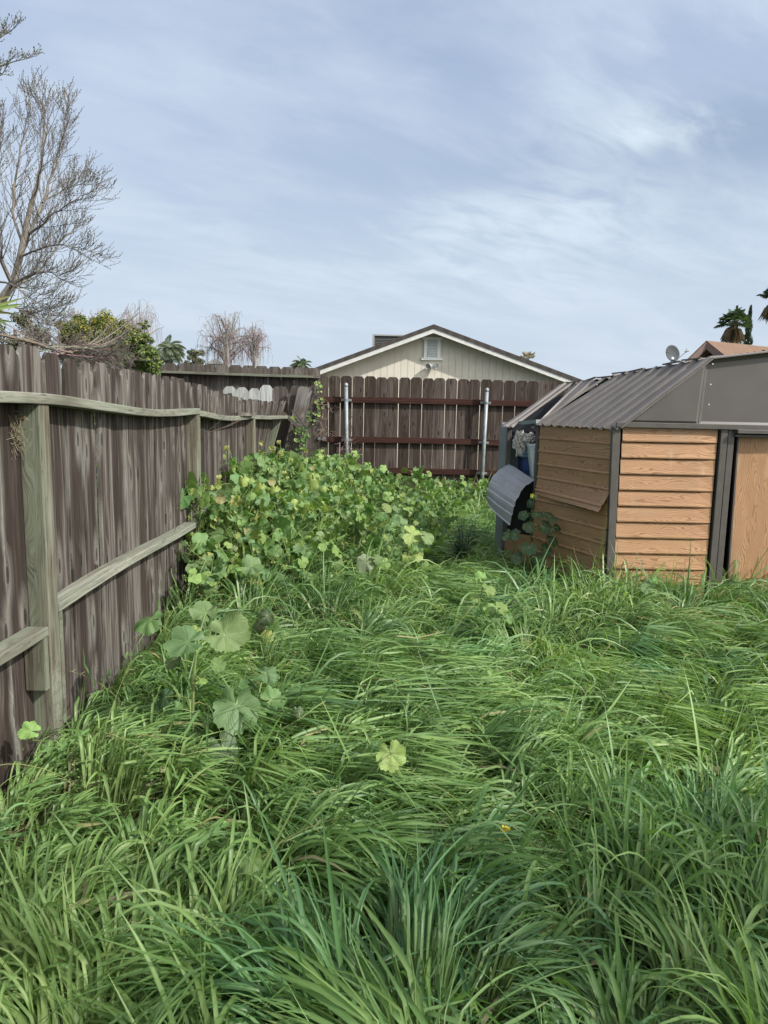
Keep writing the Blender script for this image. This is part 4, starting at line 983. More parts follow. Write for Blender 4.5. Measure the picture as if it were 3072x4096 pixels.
def join_np(parts,name,mat):
    vo=0;V=[];Fs=[];Cc=[]
    for v,f,c in parts: V.append(v);Fs.append(f+vo);Cc.append(c);vo+=len(v)
    V=np.concatenate(V).astype(np.float32);Fs=np.concatenate(Fs).astype(np.int32);Cc=np.concatenate(Cc).astype(np.float32)
    me=bpy.data.meshes.new(name); me.vertices.add(len(V)); me.vertices.foreach_set('co',V.ravel())
    me.loops.add(Fs.size); me.loops.foreach_set('vertex_index',Fs.ravel())
    me.polygons.add(len(Fs)); me.polygons.foreach_set('loop_start',np.arange(0,Fs.size,Fs.shape[1],dtype=np.int32)); me.polygons.foreach_set('use_smooth',np.ones(len(Fs),dtype=bool))
    me.update(calc_edges=True)
    a=me.attributes.new('col','FLOAT_COLOR','POINT'); a.data.foreach_set('color',np.concatenate([Cc,np.ones((len(Cc),1),np.float32)],1).ravel())
    me.materials.append(mat); o=bpy.data.objects.new(name,me); COL.objects.link(o); print(name,len(V),'verts'); return o
gr=join_np(parts,'grass',M['grass'])
tag(gr,'lush uncut green grass, partly blown flat, covering the whole yard','grass',kind='stuff')
m=MB(); random.seed(515)
for i in range(150):
    x=U(-1.2,3.0); y=U(1.9,7.5)
    if abs(x)>.5*y+.3 or (y>5.4 and x>1.2) or (y>5.3 and x<.1): continue
    a=U(0,6.28); L=U(.35,.62); C=[Vector((x,y,G))]
    th=U(.05,.4); 
    for k in range(10):
        th+=U(.02,.16); C.append(C[-1]+Vector((math.sin(th)*math.cos(a),math.sin(th)*math.sin(a),math.cos(th)))*L/10)
    pc=(.26*U(.8,1.2),.30*U(.8,1.2),.12); m.tube(C,[lerp(.0022,.0010,k/10) for k in range(11)],4,col=pc,cap=False)
    for k in range(9):
        q=C[-1].lerp(C[-3],k/9); d=Vector((U(-1,1),U(-1,1),U(-.2,1))).normalized(); m.add([q,q+d*.012+Vector((0,0,.002)),q+d*.030,q+d*.012-Vector((0,0,.002))],[(0,1,2),(0,2,3)],col=(.33,.34,.18))
tag(m.build('seeding_grass',M['grass']),'thin pale flowering grass stalks standing among the blades','grass',kind='stuff')
# ================================================================== MALLOW
# ================================================================== MALLOW
LA=27
def leaf_geo(size,cup=.18,lobes=7,gap=.24,crumple=.05,rng=random,rings=(.0,.30,.62,.88,1.0),na=LA):
    """palmate lobed leaf, petiole joins at the origin; returns verts, faces, wc"""
    vs=[(0,0,0)];wc=[(0,0,0)];fs=[]
    a0=gap;a1=2*math.pi-gap; ph=rng.uniform(0,6); LF=[rng.uniform(.88,1.08) for _ in range(lobes+2)]; JT=[rng.uniform(-.03,.03) for _ in range(na)]; ZF=[rng.uniform(-.14,.14) for _ in range(lobes+2)]
    for r in rings[1:]:
        for i in range(na):
            a=lerp(a0,a1,i/(na-1)); lp=(a-a0)/(a1-a0)*lobes
            li=min(lobes,int(lp)); fr=lp-int(lp); fr=fr*fr*(3-2*fr)
            lob=abs(math.sin(lp*math.pi))**(.6 if na<26 else .85)
            edge=((.77+.23*lob)if na<26 else(.86+.14*lob))*(1 if na<26 else 1+.10*(1-abs(lp-lobes/2)/(lobes/2)))+(.028*((i%2)*2-1) if r==1.0 else 0)
            li=min(lobes,int(lp)); fr=lp-int(lp); fr=fr*fr*(3-2*fr); edge*=(.90+.12*math.cos(a-math.pi))*lerp(LF[li],LF[min(lobes,li+1)],fr)+(JT[i] if r==1.0 else 0)
            rr=r*(edge if r>.5 else 1)*size
            z=cup*size*r*r+lerp(ZF[li],ZF[min(lobes,li+1)],fr)*size*r*r*1.3+ .10*size*r*(abs(math.sin(lp*math.pi))-.5)*1.2 + crumple*size*math.sin(a*2.3+ph)*r + crumple*.7*size*math.sin(a*5.1+ph*2+r*4)*r*r
            vs.append((rr*math.cos(a),rr*math.sin(a),z)); wc.append((lp+ .0,r,0))
    n=na
    for i in range(n-1): fs.append((0,1+i,2+i))
    for k in range(len(rings)-2):
        for i in range(n-1):
            a=1+k*n+i; fs.append((a,a+n,a+n+1,a+1))
    return vs,fs,wc
def leaf_col(kind,rng=random):
    if kind=='g': b=(.115,.212,.068)
    elif kind=='b': b=(.115,.20,.078)
    elif kind=='y': b=(.27,.33,.10)
    elif kind=='p': b=(.27,.30,.13)
    elif kind=='w': b=(.15,.19,.11)
    elif kind=='d': b=(.040,.080,.032)
    else: b=(.19,.29,.082)
    k=rng.uniform(.82,1.2); return (b[0]*k*rng.uniform(.85,1.2),b[1]*k,b[2]*k)
def put_leaf(mb,p,normal,tipdir,size,kind='g',cup=.15,crumple=.05,rings=None,na=LA,droop=0):
    if na>26: crumple*=2.2; droop=max(droop,random.uniform(.0,.18))
    N=Vector(normal).normalized(); Xd=Vector(tipdir); Xd=(Xd-N*Xd.dot(N)).normalized(); Yd=N.cross(Xd)
    vs,fs,wc=leaf_geo(size,cup,crumple=crumple,rings=rings or (.0,.3,.62,.88,1.0),na=na,lobes=7 if na>26 else random.choice((5,7,7)))
    # petiole notch faces backwards (-Xd): geometry gap is at angle 0
    out=[]
    for (a,b,c) in vs:
        r=math.hypot(a,b)/size; cc=c-droop*size*r*r*1.0
        if droop>0: a*=(1-.28*droop*r); b*=(1-.45*droop*r)
        out.append(Vector(p)-Xd*a+Yd*b+N*cc)
    mb.add(out,fs,wc,col=leaf_col(kind))
def make_mallow(h,spread,nst,nleaf,lsize,ypal=.2,low=True,seed=0):
    random.seed(1000+seed)
    root=empty('mallow_plant'); lm=MB(); sm=MB()
    for s in range(nst):
        a=U(0,2*math.pi); d=U(.1,1)*spread; tip=Vector((d*math.cos(a),d*math.sin(a),h*U(.75,1)))
        C=curve((U(-.03,.03),U(-.03,.03),0),tip,.03,7,(-d*.3*math.cos(a),-d*.3*math.sin(a),0))
        sm.tube(C,[lerp(.008,.003,i/7) for i in range(8)],5,col=(.13,.19,.06))
        k=nleaf//nst
        for j in range(k):
            t=U(.18,1)**.75; i=t*7; i0=min(6,int(i)); q=C[i0].lerp(C[i0+1],i-i0)
            b=U(0,2*math.pi); L=U(.06,.16)*(1.3-.5*t); o=Vector((math.cos(b)*L,math.sin(b)*L,L*U(.1,.8)))
            e=q+o; sm.tube(curve(q,e,.01,3),.0018,3,col=(.16,.24,.07),cap=False)
            wil=random.random()<(ypal*(1.25-t)); kind='g'
            r=random.random()
            if wil: kind=random.choice('yyp')
            elif r<.33: kind='l'
            elif r<.55: kind='b'
            nrm=Vector((o.x*3.0+.3+U(-1.,1.),o.y*3-.2+U(-.9,.9),.40+U(-.4,.6)))
            if wil: nrm=Vector((math.cos(b)*1.,math.sin(b)*1.,U(-.1,.4)))
            put_leaf(lm,e,nrm,Vector((math.cos(b),math.sin(b),-.25)),lsize*random.choice((.45,.6,.8,1.0,1.2))*U(.9,1.1)*(.75 if wil else 1),kind,cup=U(-.15,.25),crumple=U(.05,.14) if not wil else U(.12,.22),rings=(.0,.35,.7,1.0),na=23,droop=U(.1,.45) if wil else U(0,.25))
    l=lm.build('foliage',M['leaf'],root,smooth=True); sm.build('stems',M['stem'],root); return root
protos=[]
specs=[(1.10,.34,6,78,.076,.42),(1.00,.38,6,74,.072,.46),(.90,.36,6,64,.074,.36),(.78,.34,5,54,.070,.40),(.62,.30,5,42,.066,.30),(.45,.26,4,26,.060,.25)]
PL=[]
random.seed(31)
# rows of the patch: y, x range, height
y=5.55
while y<11.2:
    xr=-1.35; xm={5:-.70,6:-.45,7:-.28,8:-.22,9:-.05,10:.15,11:.1}[int(y)]
    if y<5.8: xm=-.95
    x=xr
    while x<xm:
        t=(x-xr)/(xm-xr+1e-6)
        hz=lerp(1.12,.50,t**1.3) if y<7.5 else lerp(1.04,.50,t**1.3) if y<9 else lerp(.95,.50,t**1.3)
        PL.append((x+U(-.09,.09),y+U(-.13,.13),hz*random.choice((.82,.92,1.0,1.06,1.14))*U(.95,1.05))); x+=.26
    y+=.30
for (x,y,h) in ((.35,10.9,.66),(.6,11.0,.70),(.05,11.1,.62),(.85,10.9,.5),(-.5,11.1,.75),(-.8,11.15,.9),(.2,9.4,.5),(.45,9.9,.55),(1.62,10.9,.55),(1.5,8.9,.35),(.3,10.4,.6),(-1.2,5.25,.62),(-.95,5.3,.55),(-.7,5.45,.62),(-.45,5.6,.55),(-.2,5.9,.5),(.05,6.05,.42),(-1.25,5.0,.45),(.15,6.6,.5),(.45,7.3,.5),(.6,7.9,.45),(.55,8.6,.5),(.5,9.2,.55),(.8,9.5,.45),(1.3,10.5,.5),(.2,5.6,.3),(.55,10.3,.55),(.75,10.6,.6),(1.0,10.9,.5),(1.2,11.1,.5),(.25,8.6,.55),(.3,8.0,.5),(.35,7.5,.42),(-.3,5.9,.4),(.1,7.1,.5),(.30,6.9,.55),(.42,6.7,.42),(.1,6.3,.30),(1.0,9.9,.4)): PL.append((x,y,h))
for (a,b,c,d,e,f) in specs: protos.append((a,make_mallow(a,b,c,d,e,f,seed=len(protos))))
random.seed(32)
used=set(); SM=[]
for (x,y,h) in PL:
    cand=[p for p in protos if abs(p[0]-h)<.16] or [min(protos,key=lambda p:abs(p[0]-h))]
    a,r=random.choice(cand)
    if id(r) in used: r=copy_tree(r)
    else: used.add(id(r))
    s=h/a; s=max(.85,min(1.15,s)); r.location=(x,y,G); r.scale=(s,s,s*U(.97,1.03)); r.rotation_euler=(U(-.06,.06),U(-.06,.06),U(0,6.28))
    if x<.16-.0 and y<10.85: tag(r,'leafy lobed mallow plant in the dense patch beside the left fence','mallow plant','mallow plants in the dense patch')
    elif y>10.8: tag(r,'mallow plant growing at the foot of the brown back fence','mallow plant','mallow plants at the foot of the back fence')
    else: tag(r,'small mallow rising from grass right of the dense patch','mallow plant','small mallows scattered right of the patch')
for a,r in protos:
    if id(r) not in used: 
        for c in list(r.children): bpy.data.objects.remove(c)
        bpy.data.objects.remove(r)
# foreground plants surveyed one by one: (px,py,distance Y,size px,kind,droop,tilt)
def plant(label,stems,leaves,base,group=None,name='mallow_plant',cat='mallow plant',lk=None,na=43):
    root=empty(name,base); lm=MB(); sm=MB(); stp=[]
    for (pts,r0,r1) in stems:
        P=[at(a,b,Y=y) for a,b,y in pts]
        C=[]
        for i in range(len(P)-1):
            for k in range(4): C.append(P[i].lerp(P[i+1],k/4))
        C.append(P[-1]); C=[C[0]]+[(C[i-1]+C[i]*2+C[i+1])/4 for i in range(1,len(C)-1)]+[C[-1]]
        sm.tube(C,[lerp(r0,r1,i/(len(C)-1)) for i in range(len(C))],6,col=(.15,.20,.07) if lk!='d' else (.07,.12,.04)); stp+=C
    for (px,py,y,spx,kind,dr,nx,ny,nz,td) in leaves:
        c=at(px,py,Y=y); sz=spx/F*y/2*1.0
        near=min(stp,key=lambda q:(q-c).length+(.3 if q.z>c.z+.02 else 0))
        if (near-c).length>.015: sm.tube(curve(near,c,.012,5),.0022,5,col=(.19,.27,.09),cap=False)
        a=math.radians(td); put_leaf(lm,c,(nx,ny,nz),(math.cos(a),.15,math.sin(a)),sz,kind,cup=U(.0,.18),crumple=U(.03,.07),na=na,droop=dr)
    childmesh(lm,'foliage',M['leaf'],root,smooth=True); childmesh(sm,'stems',M['stem'],root); tag(root,label,cat,group); return root
random.seed(77)
plant('tall young mallow with broad flat leaves on a reddish stem in the left foreground',
  [([(768,3100,3.05),(768,2900,3.06),(775,2700,3.07),(785,2610,3.08)],.010,.006),([(762,2800,3.0),(760,2890,2.9),(800,2900,2.85),(850,2930,2.8)],.0035,.003)],
  [(752,2568,3.0,185,'b',.1,-.1,-.55,.85,-150),(895,2540,3.15,215,'b',.1,.15,-.75,.7,-20),(822,2452,3.3,130,'b',.1,.1,-.5,.9,120),(600,2478,3.2,165,'g',.35,-.2,-.3,.9,200),(700,2650,3.05,85,'b',0,-.3,-.6,.8,180),
   (865,2660,3.05,80,'g',.1,.3,-.5,.8,20),(775,2530,3.15,70,'l',0,0,-.6,.8,90),(700,2845,3.0,110,'g',.2,-.3,-.7,.6,200),(890,2990,2.78,190,'w',.55,.25,-.8,.35,-70),(660,2790,3.1,110,'d',.3,-.4,-.6,.5,210),(800,2720,3.05,60,'l',0,0,-.6,.8,0)],
  at(768,3100,Y=3.05),'large leaved mallows in the foreground')
plant('low spreading mallow with one big pale upturned leaf, right of the tall mallow',
  [([(985,3110,2.9),(1000,2980,2.92),(1010,2880,2.95)],.007,.005),([(1010,2960,2.9),(1100,2930,2.9),(1180,2890,2.9),(1260,2830,2.95),(1300,2805,3.0)],.004,.003)],
  [(942,2815,2.9,225,'b',.05,.05,-.72,.70,-90),(1085,2800,3.0,130,'g',.1,.2,-.6,.8,20),(1060,2690,3.15,130,'b',.25,.1,-.3,.95,0),(955,2745,3.05,80,'g',.1,-.2,-.5,.8,60),(1040,2850,2.95,60,'g',.2,.3,-.5,.8,0),
   (1190,2850,2.95,85,'w',.7,.2,-.8,.2,-90),(1000,2880,2.9,60,'w',.7,-.2,-.8,.2,-100),(1035,2960,2.88,50,'l',.1,.2,-.6,.8,0),(1010,3090,2.85,60,'g',.1,.2,-.6,.8,0)],
  at(985,3130,Y=2.9),'large leaved mallows in the foreground')
plant('drooping mallow with a dark cupped leaf and yellowed leaves below the dense patch',
  [([(1100,2620,4.1),(1060,2520,4.15),(1040,2470,4.2),(1065,2440,4.2)],.005,.003)],
  [(1068,2462,4.1,110,'d',.6,.4,-.5,.5,20),(1030,2500,4.15,90,'w',.6,-.3,-.7,.4,250),(1070,2540,4.1,70,'y',.4,0,-.8,.5,270),(975,2480,4.2,60,'g',.2,-.3,-.6,.7,180),(1135,2540,4.1,50,'g',.2,.3,-.6,.7,0)],
  at(1100,2640,Y=4.1))
plant('single round mallow leaf lying on the flattened grass in the centre foreground',[([(1600,3110,2.45),(1575,3060,2.5),(1570,3030,2.5)],.004,.002)],[(1562,3015,2.5,150,'l',.1,.05,-.85,.55,-80),(1500,2985,2.55,60,'g',.3,-.2,-.6,.7,180)],at(1600,3130,Y=2.45))
plant('pale mallow leaf half buried in dark grass at the lower left',[([(1010,3530,1.95),(1000,3470,2.0)],.003,.002)],[(1000,3440,2.0,120,'g',.15,0,-.75,.65,-70)],at(1010,3540,Y=1.95))
plant('broad pale leaf lying in the grass just right of the yard centre',[([(1985,2790,3.5),(1965,2740,3.55)],.003,.002)],[(1960,2718,3.55,115,'l',.1,.1,-.8,.6,-60)],at(1985,2800,Y=3.5))
plant('folded mallow leaves half hidden in the grass right of the yard centre',[([(2240,2900,3.2),(2225,2860,3.25)],.003,.002)],[(2215,2815,3.3,120,'l',.5,.1,-.5,.8,160),(2260,2845,3.25,90,'l',.4,.3,-.6,.6,-10)],at(2240,2910,Y=3.2))
plant('light green climbing mallow with two leaves at the foot of the first fence post',[([(90,3000,2.75),(110,2960,2.75),(200,2965,2.75)],.003,.002)],[(125,2925,2.72,100,'l',.1,.3,-.6,.7,200),(195,2985,2.72,55,'g',.1,.2,-.7,.6,180),(245,2985,2.72,50,'g',.1,.2,-.7,.6,20)],at(90,3030,Y=2.75))
plant('upright yellowish mallow growing alone in the middle of the grass',
  [([(1880,2560,4.4),(1900,2480,4.45),(1920,2400,4.5),(1935,2330,4.55)],.005,.003),([(1905,2540,4.4),(1960,2490,4.35),(2010,2480,4.35)],.004,.003)],
  [(1925,2310,4.55,65,'l',.3,0,-.7,.6,100),(1950,2355,4.5,80,'l',.4,.2,-.6,.6,0),(1905,2390,4.5,55,'l',.3,-.3,-.6,.6,180),(1960,2440,4.4,75,'l',.2,.2,-.7,.6,20),(2005,2430,4.35,75,'l',.3,.3,-.6,.6,30),(1985,2470,4.35,65,'g',.3,.2,-.7,.5,-30),(1915,2445,4.45,50,'g',.2,-.3,-.6,.6,180),(2030,2475,4.35,55,'g',.2,.3,-.6,.6,0)],at(1880,2600,Y=4.4))
plant('mallow with three pale leaves fanned above the grass before the dense patch',
  [([(1640,2300,5.6),(1630,2200,5.65),(1620,2110,5.7)],.005,.003)],
  [(1560,2110,5.7,80,'g',.3,-.3,-.3,.9,180),(1645,2135,5.65,110,'l',.2,.2,-.7,.6,-30),(1600,2095,5.75,80,'b',.2,0,-.5,.8,90),(1705,2145,5.6,85,'b',.3,.4,-.5,.7,0),(1670,2180,5.6,60,'g',.2,.1,-.7,.6,-60),(1630,2225,5.6,60,'y',.4,0,-.8,.4,-90),(1672,2220,5.6,65,'y',.4,.2,-.8,.4,-90),(1600,2170,5.65,50,'g',.3,-.3,-.6,.6,180)],at(1640,2330,Y=5.6))
plant('pair of large grey green mallow leaves lying at the foot of the dense patch',[([(1480,2300,4.95),(1475,2250,5.0)],.003,.002)],[(1462,2245,5.0,95,'w',.3,-.1,-.8,.5,-100),(1505,2235,5.0,60,'g',.2,.3,-.7,.6,20)],at(1480,2320,Y=4.95))
plant('pale mallow leaf in front of the shed siding',[([(2600,2390,5.15),(2590,2350,5.2)],.003,.002)],[(2583,2342,5.15,72,'b',.1,-.1,-.8,.5,-60),(2620,2320,5.25,45,'g',.3,.3,-.6,.6,20)],at(2600,2410,Y=5.15))
plant('lone bluish mallow leaf and small leaves before the dense patch near the left fence',[([(900,2420,4.95),(960,2330,5.0),(1000,2290,5.0)],.004,.002)],[(1005,2262,5.0,115,'b',.2,.1,-.6,.75,10),(870,2290,5.05,75,'b',.1,.1,-.7,.6,-20),(815,2285,5.1,65,'b',.1,0,-.75,.6,180)],at(900,2450,Y=4.95))
# broad-leaved weed by the shed
plant('dark broad-leaved weed with a yellow flower growing against the shed wall','' or
  [([(2130,2290,6.12),(2125,2180,6.12),(2120,2080,6.12),(2135,1990,6.12)],.006,.003),([(2130,2290,6.12),(2070,2200,6.08),(2040,2140,6.08)],.004,.003),([(2130,2290,6.12),(2180,2180,6.12),(2200,2100,6.12)],.005,.003)],
  [(2060,2140,6.05,70,'d',.1,-.2,-.6,.7,180),(2095,2060,6.08,60,'d',.2,-.4,-.6,.5,210),(2150,2060,6.08,70,'d',.1,.1,-.5,.8,60),(2200,2065,6.08,75,'d',.1,.3,-.5,.8,0),(2175,2110,6.05,80,'d',.1,.1,-.7,.6,-60),(2120,2110,6.05,65,'d',.1,-.1,-.7,.6,200),(2030,2145,6.05,55,'d',.1,-.4,-.5,.7,190),(2115,2190,6.0,80,'d',.1,-.1,-.7,.6,-90),(2210,2160,6.08,65,'d',.2,.3,-.7,.5,-20),(2075,2230,6.0,70,'d',.1,-.3,-.7,.6,200),(2150,2240,6.0,70,'d',.1,.1,-.8,.6,-70),(2120,2010,6.12,55,'d',.5,-.5,-.5,.3,230),(2135,1985,6.12,38,'g',.2,0,-.6,.6,90),(2230,2110,6.12,50,'d',.2,.4,-.6,.6,0),(2180,2200,6.05,70,'d',.1,.2,-.7,.6,-30)],
  at(2130,2300,Y=6.12),name='broadleaf_weed',cat='weed',lk='d',na=25)
m=MB(); q=at(2128,1982,Y=6.0)
for i in range(5):
    a=i*1.256; d=Vector((math.cos(a),-.3,math.sin(a))); e=d.cross(Vector((0,1,0))).normalized(); m.add([q,q+d*.012+e*.006,q+d*.02,q+d*.012-e*.006],[(0,1,2,3)],col=(.75,.62,.05))
fw=m.build('yellow_flower',M['treeleaf']); w_=[o for o in bpy.data.objects if o.name.startswith('broadleaf_weed')][0]; fw.parent=w_; fw.matrix_parent_inverse=Matrix.Translation(-w_.location)
# nettle-like dark weed
m=MB(); sm=MB(); b=at(1850,2240,Y=7.0); b.z=G
random.seed(5)
for s in range(16):
    a=U(0,6.28); tip=Vector((b.x+U(.02,.24)*math.cos(a),b.y+U(.0,.2)*math.sin(a),G+U(.28,.56))); C=curve((b.x+U(-.04,.04),b.y,G),tip,.0,6); sm.tube(C,.003,4,col=(.06,.11,.05))
    for j in range(13):
        t=lerp(.3,1,j/12); i=min(5,int(t*6)); q=C[i].lerp(C[i+1],t*6-i)
        for k in range(2):
            bb=j*1.57+k*3.14+U(-.3,.3); d=Vector((math.cos(bb),math.sin(bb),U(-.1,.4))).normalized(); sd=d.cross(Vector((0,0,1))).normalized(); L=U(.035,.065)*(1.25-.5*t)
            m.add([q,q+d*L*.45+sd*L*.33,q+d*L-Vector((0,0,L*.2)),q+d*L*.45-sd*L*.33],[(0,1,2),(0,2,3)],col=(.028*U(.8,1.3),.075*U(.8,1.2),.04))
nw=empty('nettle_weed',b); childmesh(m,'foliage',M['treeleaf'],nw); childmesh(sm,'stems',M['stem'],nw); tag(nw,'dark bluish nettle-like weed clump in the shade left of the peeled sheet','weed')
# ground cover clover at the very front
m=MB(); random.seed(8)
for i in range(420):
    c=random.choice(((-.45,1.62),(-.15,1.55),(.1,1.6),(-.5,1.75),(-1.2,5.0),(-.9,2.9))); p=Vector((c[0]+U(-.16,.16),c[1]+U(-.12,.12),G+U(.02,.13)))
    n=Vector((U(-.4,.4),U(-.6,.2),1)).normalized(); u=n.orthogonal().normalized(); w=n.cross(u); L=U(.010,.02)
    vs=[p]+[p+(u*math.cos(a)+w*math.sin(a))*L*(1+.2*math.cos(2*a)) for a in [k*math.pi/4 for k in range(8)]]
    m.add(vs,[(0,1+k,1+(k+1)%8) for k in range(8)],col=(.07*U(.8,1.2),.16*U(.8,1.2),.03))
tag(m.build('ground_cover',M['treeleaf']),'small round-leaved clover between the grass blades at the lower edge','ground cover',kind='stuff')
# scraps in the grass
m=MB(); q=at(2035,3180,Y=2.28); m.bar(q+Vector((-.02,0.02,-.19)),q+Vector((.0,0.02,-.13)),.03,.012,up=(0,-1,.2)); m.bar(q+Vector((.0,0.03,-.19)),q+Vector((.02,0.02,-.15)),.025,.012,up=(.2,-1,.2)); tag(m.build('plastic_scrap',M['yellow']),'bright yellow plastic scrap half hidden in the grass at the centre right','scrap')
m=MB(); rows=[]; a=at(390,3640,Y=1.86);b2=at(565,3575,Y=1.9)
for i in range(9):
    t=i/8; c=a.lerp(b2,t)+Vector((0,0,.012*math.sin(t*3))); w=.013*math.sin(math.pi*min(1,t*.92+.05))**.7; rows.append([c+Vector((-.2,0,1)).normalized()*w,c+Vector((0,-.006,0)),c-Vector((-.2,0,1)).normalized()*w])
m.grid(rows,col=(.20,.17,.12)); tag(m.build('fallen_leaf',M['treeleaf'],smooth=True),'long dry brown leaf caught in the grass at the lower left','fallen leaf')

# ================================================================== TREES
def grow(mb,p,d,L,r,lv,maxlv,up=.25,spread=.6,wob=.12,nseg=6,kids=7,bud=None,col=(.16,.14,.12),ratio=.55,minr=.0018,flat=None,sag=0.0):
    P=[p.copy()];dd=d.normalized()
    for i in range(nseg):
        dd=(dd+Vector((U(-wob,wob),U(-wob,wob),U(-wob,wob)))+Vector((0,0,up*.25-sag*(i/nseg)))).normalized()
        P.append(P[-1]+dd*(L/nseg))
    R=[max(minr,lerp(r,r*.35,i/nseg)) for i in range(nseg+1)]
    k=7 if r>.03 else 5 if r>.01 else 3
    c=tuple(x*U(.85,1.15) for x in col)
    mb.tube(P,R,k,col=c,cap=False)
    if lv>=maxlv:
        if bud:
            for q in P[2:]:
                for _ in range(bud[0]):
                    e=q+Vector((U(-1,1),U(-1,1),U(-.6,1)))*bud[1]; 
                    mb.add([q,e+Vector((bud[2],0,bud[2]*.5)),e+Vector((0,0,bud[2]*1.4)),e+Vector((-bud[2],bud[2]*.5,0))],[(0,1,2,3)],col=bud[3])
        return
    n=kids if isinstance(kids,int) else kids[min(lv,len(kids)-1)]
    for j in range(n):
        t=lerp(.18,.98,(j+U(0,.8))/n); x=t*nseg; i=min(nseg-1,int(x)); q=P[i].lerp(P[i+1],x-i); ax=(P[i+1]-P[i]).normalized()
        o=ax.orthogonal(); o.rotate(Matrix.Rotation(j*2.4+U(-.5,.5),3,ax)); nd=(ax+o.normalized()*spread*U(.7,1.3)+Vector((0,0,up))).normalized()
        if flat is not None: nd.y*=flat
        grow(mb,q,nd,L*ratio*(1.15-.55*t)*U(.7,1.25),max(minr,lerp(r,r*.35,t)*.55),lv+1,maxlv,up,spread,wob*1.15,max(3,nseg-1),kids,bud,col,ratio,minr,flat,sag)
# large bare tree beyond the left fence
def bare_tree():
    random.seed(21); TY=8.6
    rt=empty('bare_tree',Vector((-5.2,TY,G))); tag(rt,'tall bare budding tree with upswept grey branches at the left edge','tree')
    tr=MB(); cr=MB(); 
    def pp(L,dy=0): return [at(a,b,Y=TY+dy+c) for a,b,c in L]
    trunk=[Vector((-5.2,TY,G)),Vector((-5.05,TY,.9)),Vector((-4.85,TY,1.7))]+pp([(-60,1260,0),(10,1195,0),(55,1130,0),(80,1030,0),(100,930,0),(122,830,0),(150,740,0),(168,640,0),(175,540,0),(180,450,0)])
    R=[.10,.09,.08,.066,.052,.043,.036,.031,.027,.022,.016,.012,.008,.005]
    tr.tube(trunk,R[:len(trunk)],9,col=(.22,.20,.175)); tr.build('trunk',M['bark'],None).parent=rt; rt.children[0].matrix_parent_inverse=Matrix.Translation(-rt.location)
    limbs=[([(82,1020,0),(130,900,.1),(190,760,.2),(225,640,.3),(262,520,.3),(292,420,.35),(300,350,.4)],.03),
     ([(60,1120,0),(-10,960,-.3),(-40,800,-.4),(-20,640,-.5),(10,520,-.5),(20,400,-.5)],.035),
     ([(100,930,0),(60,800,.2),(70,660,.3),(100,520,.3),(125,400,.3),(120,300,.3)],.025),
     ([(10,1195,0),(90,1110,.3),(160,1070,.5),(230,1000,.6),(290,905,.7),(350,860,.8)],.026),
     ([(130,900,.1),(200,850,-.2),(260,790,-.3),(330,745,-.4),(400,715,-.4)],.020),
     ([(190,760,.2),(250,720,.5),(320,690,.6),(380,665,.6)],.014),
     ([(45,1140,0),(120,1080,-.4),(190,1055,-.5),(250,1080,-.6),(290,1065,-.6)],.02),
     ([(90,1000,0),(180,960,-.4),(260,945,-.5),(340,955,-.5),(395,975,-.5)],.018),
     ([(-30,1100,-.3),(60,1120,-.5),(130,1170,-.6),(190,1215,-.7),(235,1225,-.7)],.018),
     ([(-40,1150,.2),(-20,900,.6),(-60,600,.7),(-80,300,.7)],.04),
     ([(150,740,0),(190,600,-.3),(205,480,-.4),(215,360,-.4),(160,290,-.4)],.014),
     ([(-20,1200,-.6),(60,1210,-.7),(130,1250,-.7),(180,1285,-.8),(215,1290,-.8)],.016)]
    for L,r in limbs:
        r*=.75; L=[(a*.93-6,b+8+max(0,(1250-b)*.085),c) for a,b,c in L]; P=pp(L); n=len(P); P2=[]
        for i in range(n-1):
            for k in range(3): P2.append(P[i].lerp(P[i+1],k/3))
        P2.append(P[-1]); P2=[P2[0]]+[(P2[i-1]+P2[i]*2+P2[i+1])/4+Vector((U(-.012,.012),U(-.02,.02),U(-.012,.012))) for i in range(1,len(P2)-1)]+[P2[-1]]
        N=len(P2); cr.tube(P2,[max(.0035,lerp(r,r*.12,i/(N-1))) for i in range(N)],6,col=(.20,.18,.16),cap=False)
        for i in range(2,N):
            for s in range(2 if i%2 else 3):
                ax=(P2[i]-P2[i-1]).normalized(); o=ax.orthogonal(); o.rotate(Matrix.Rotation(U(0,6.28),3,ax)); t=i/N
                d=(ax*.9+o.normalized()*.75+Vector((.10,0,.28))).normalized()
                grow(cr,P2[i],d,U(.26,.62)*(1.2-.75*t),max(.0034,r*(1-t)*.4),1,2,.30,.62,.14,6,(7,6),(1,.008,.006,(.13,.125,.07)),(.155,.14,.125),.50,.0019)
    o=childmesh(cr,'crown',M['bark'],rt)
    print('bare tree',len(o.data.vertices))
bare_tree()
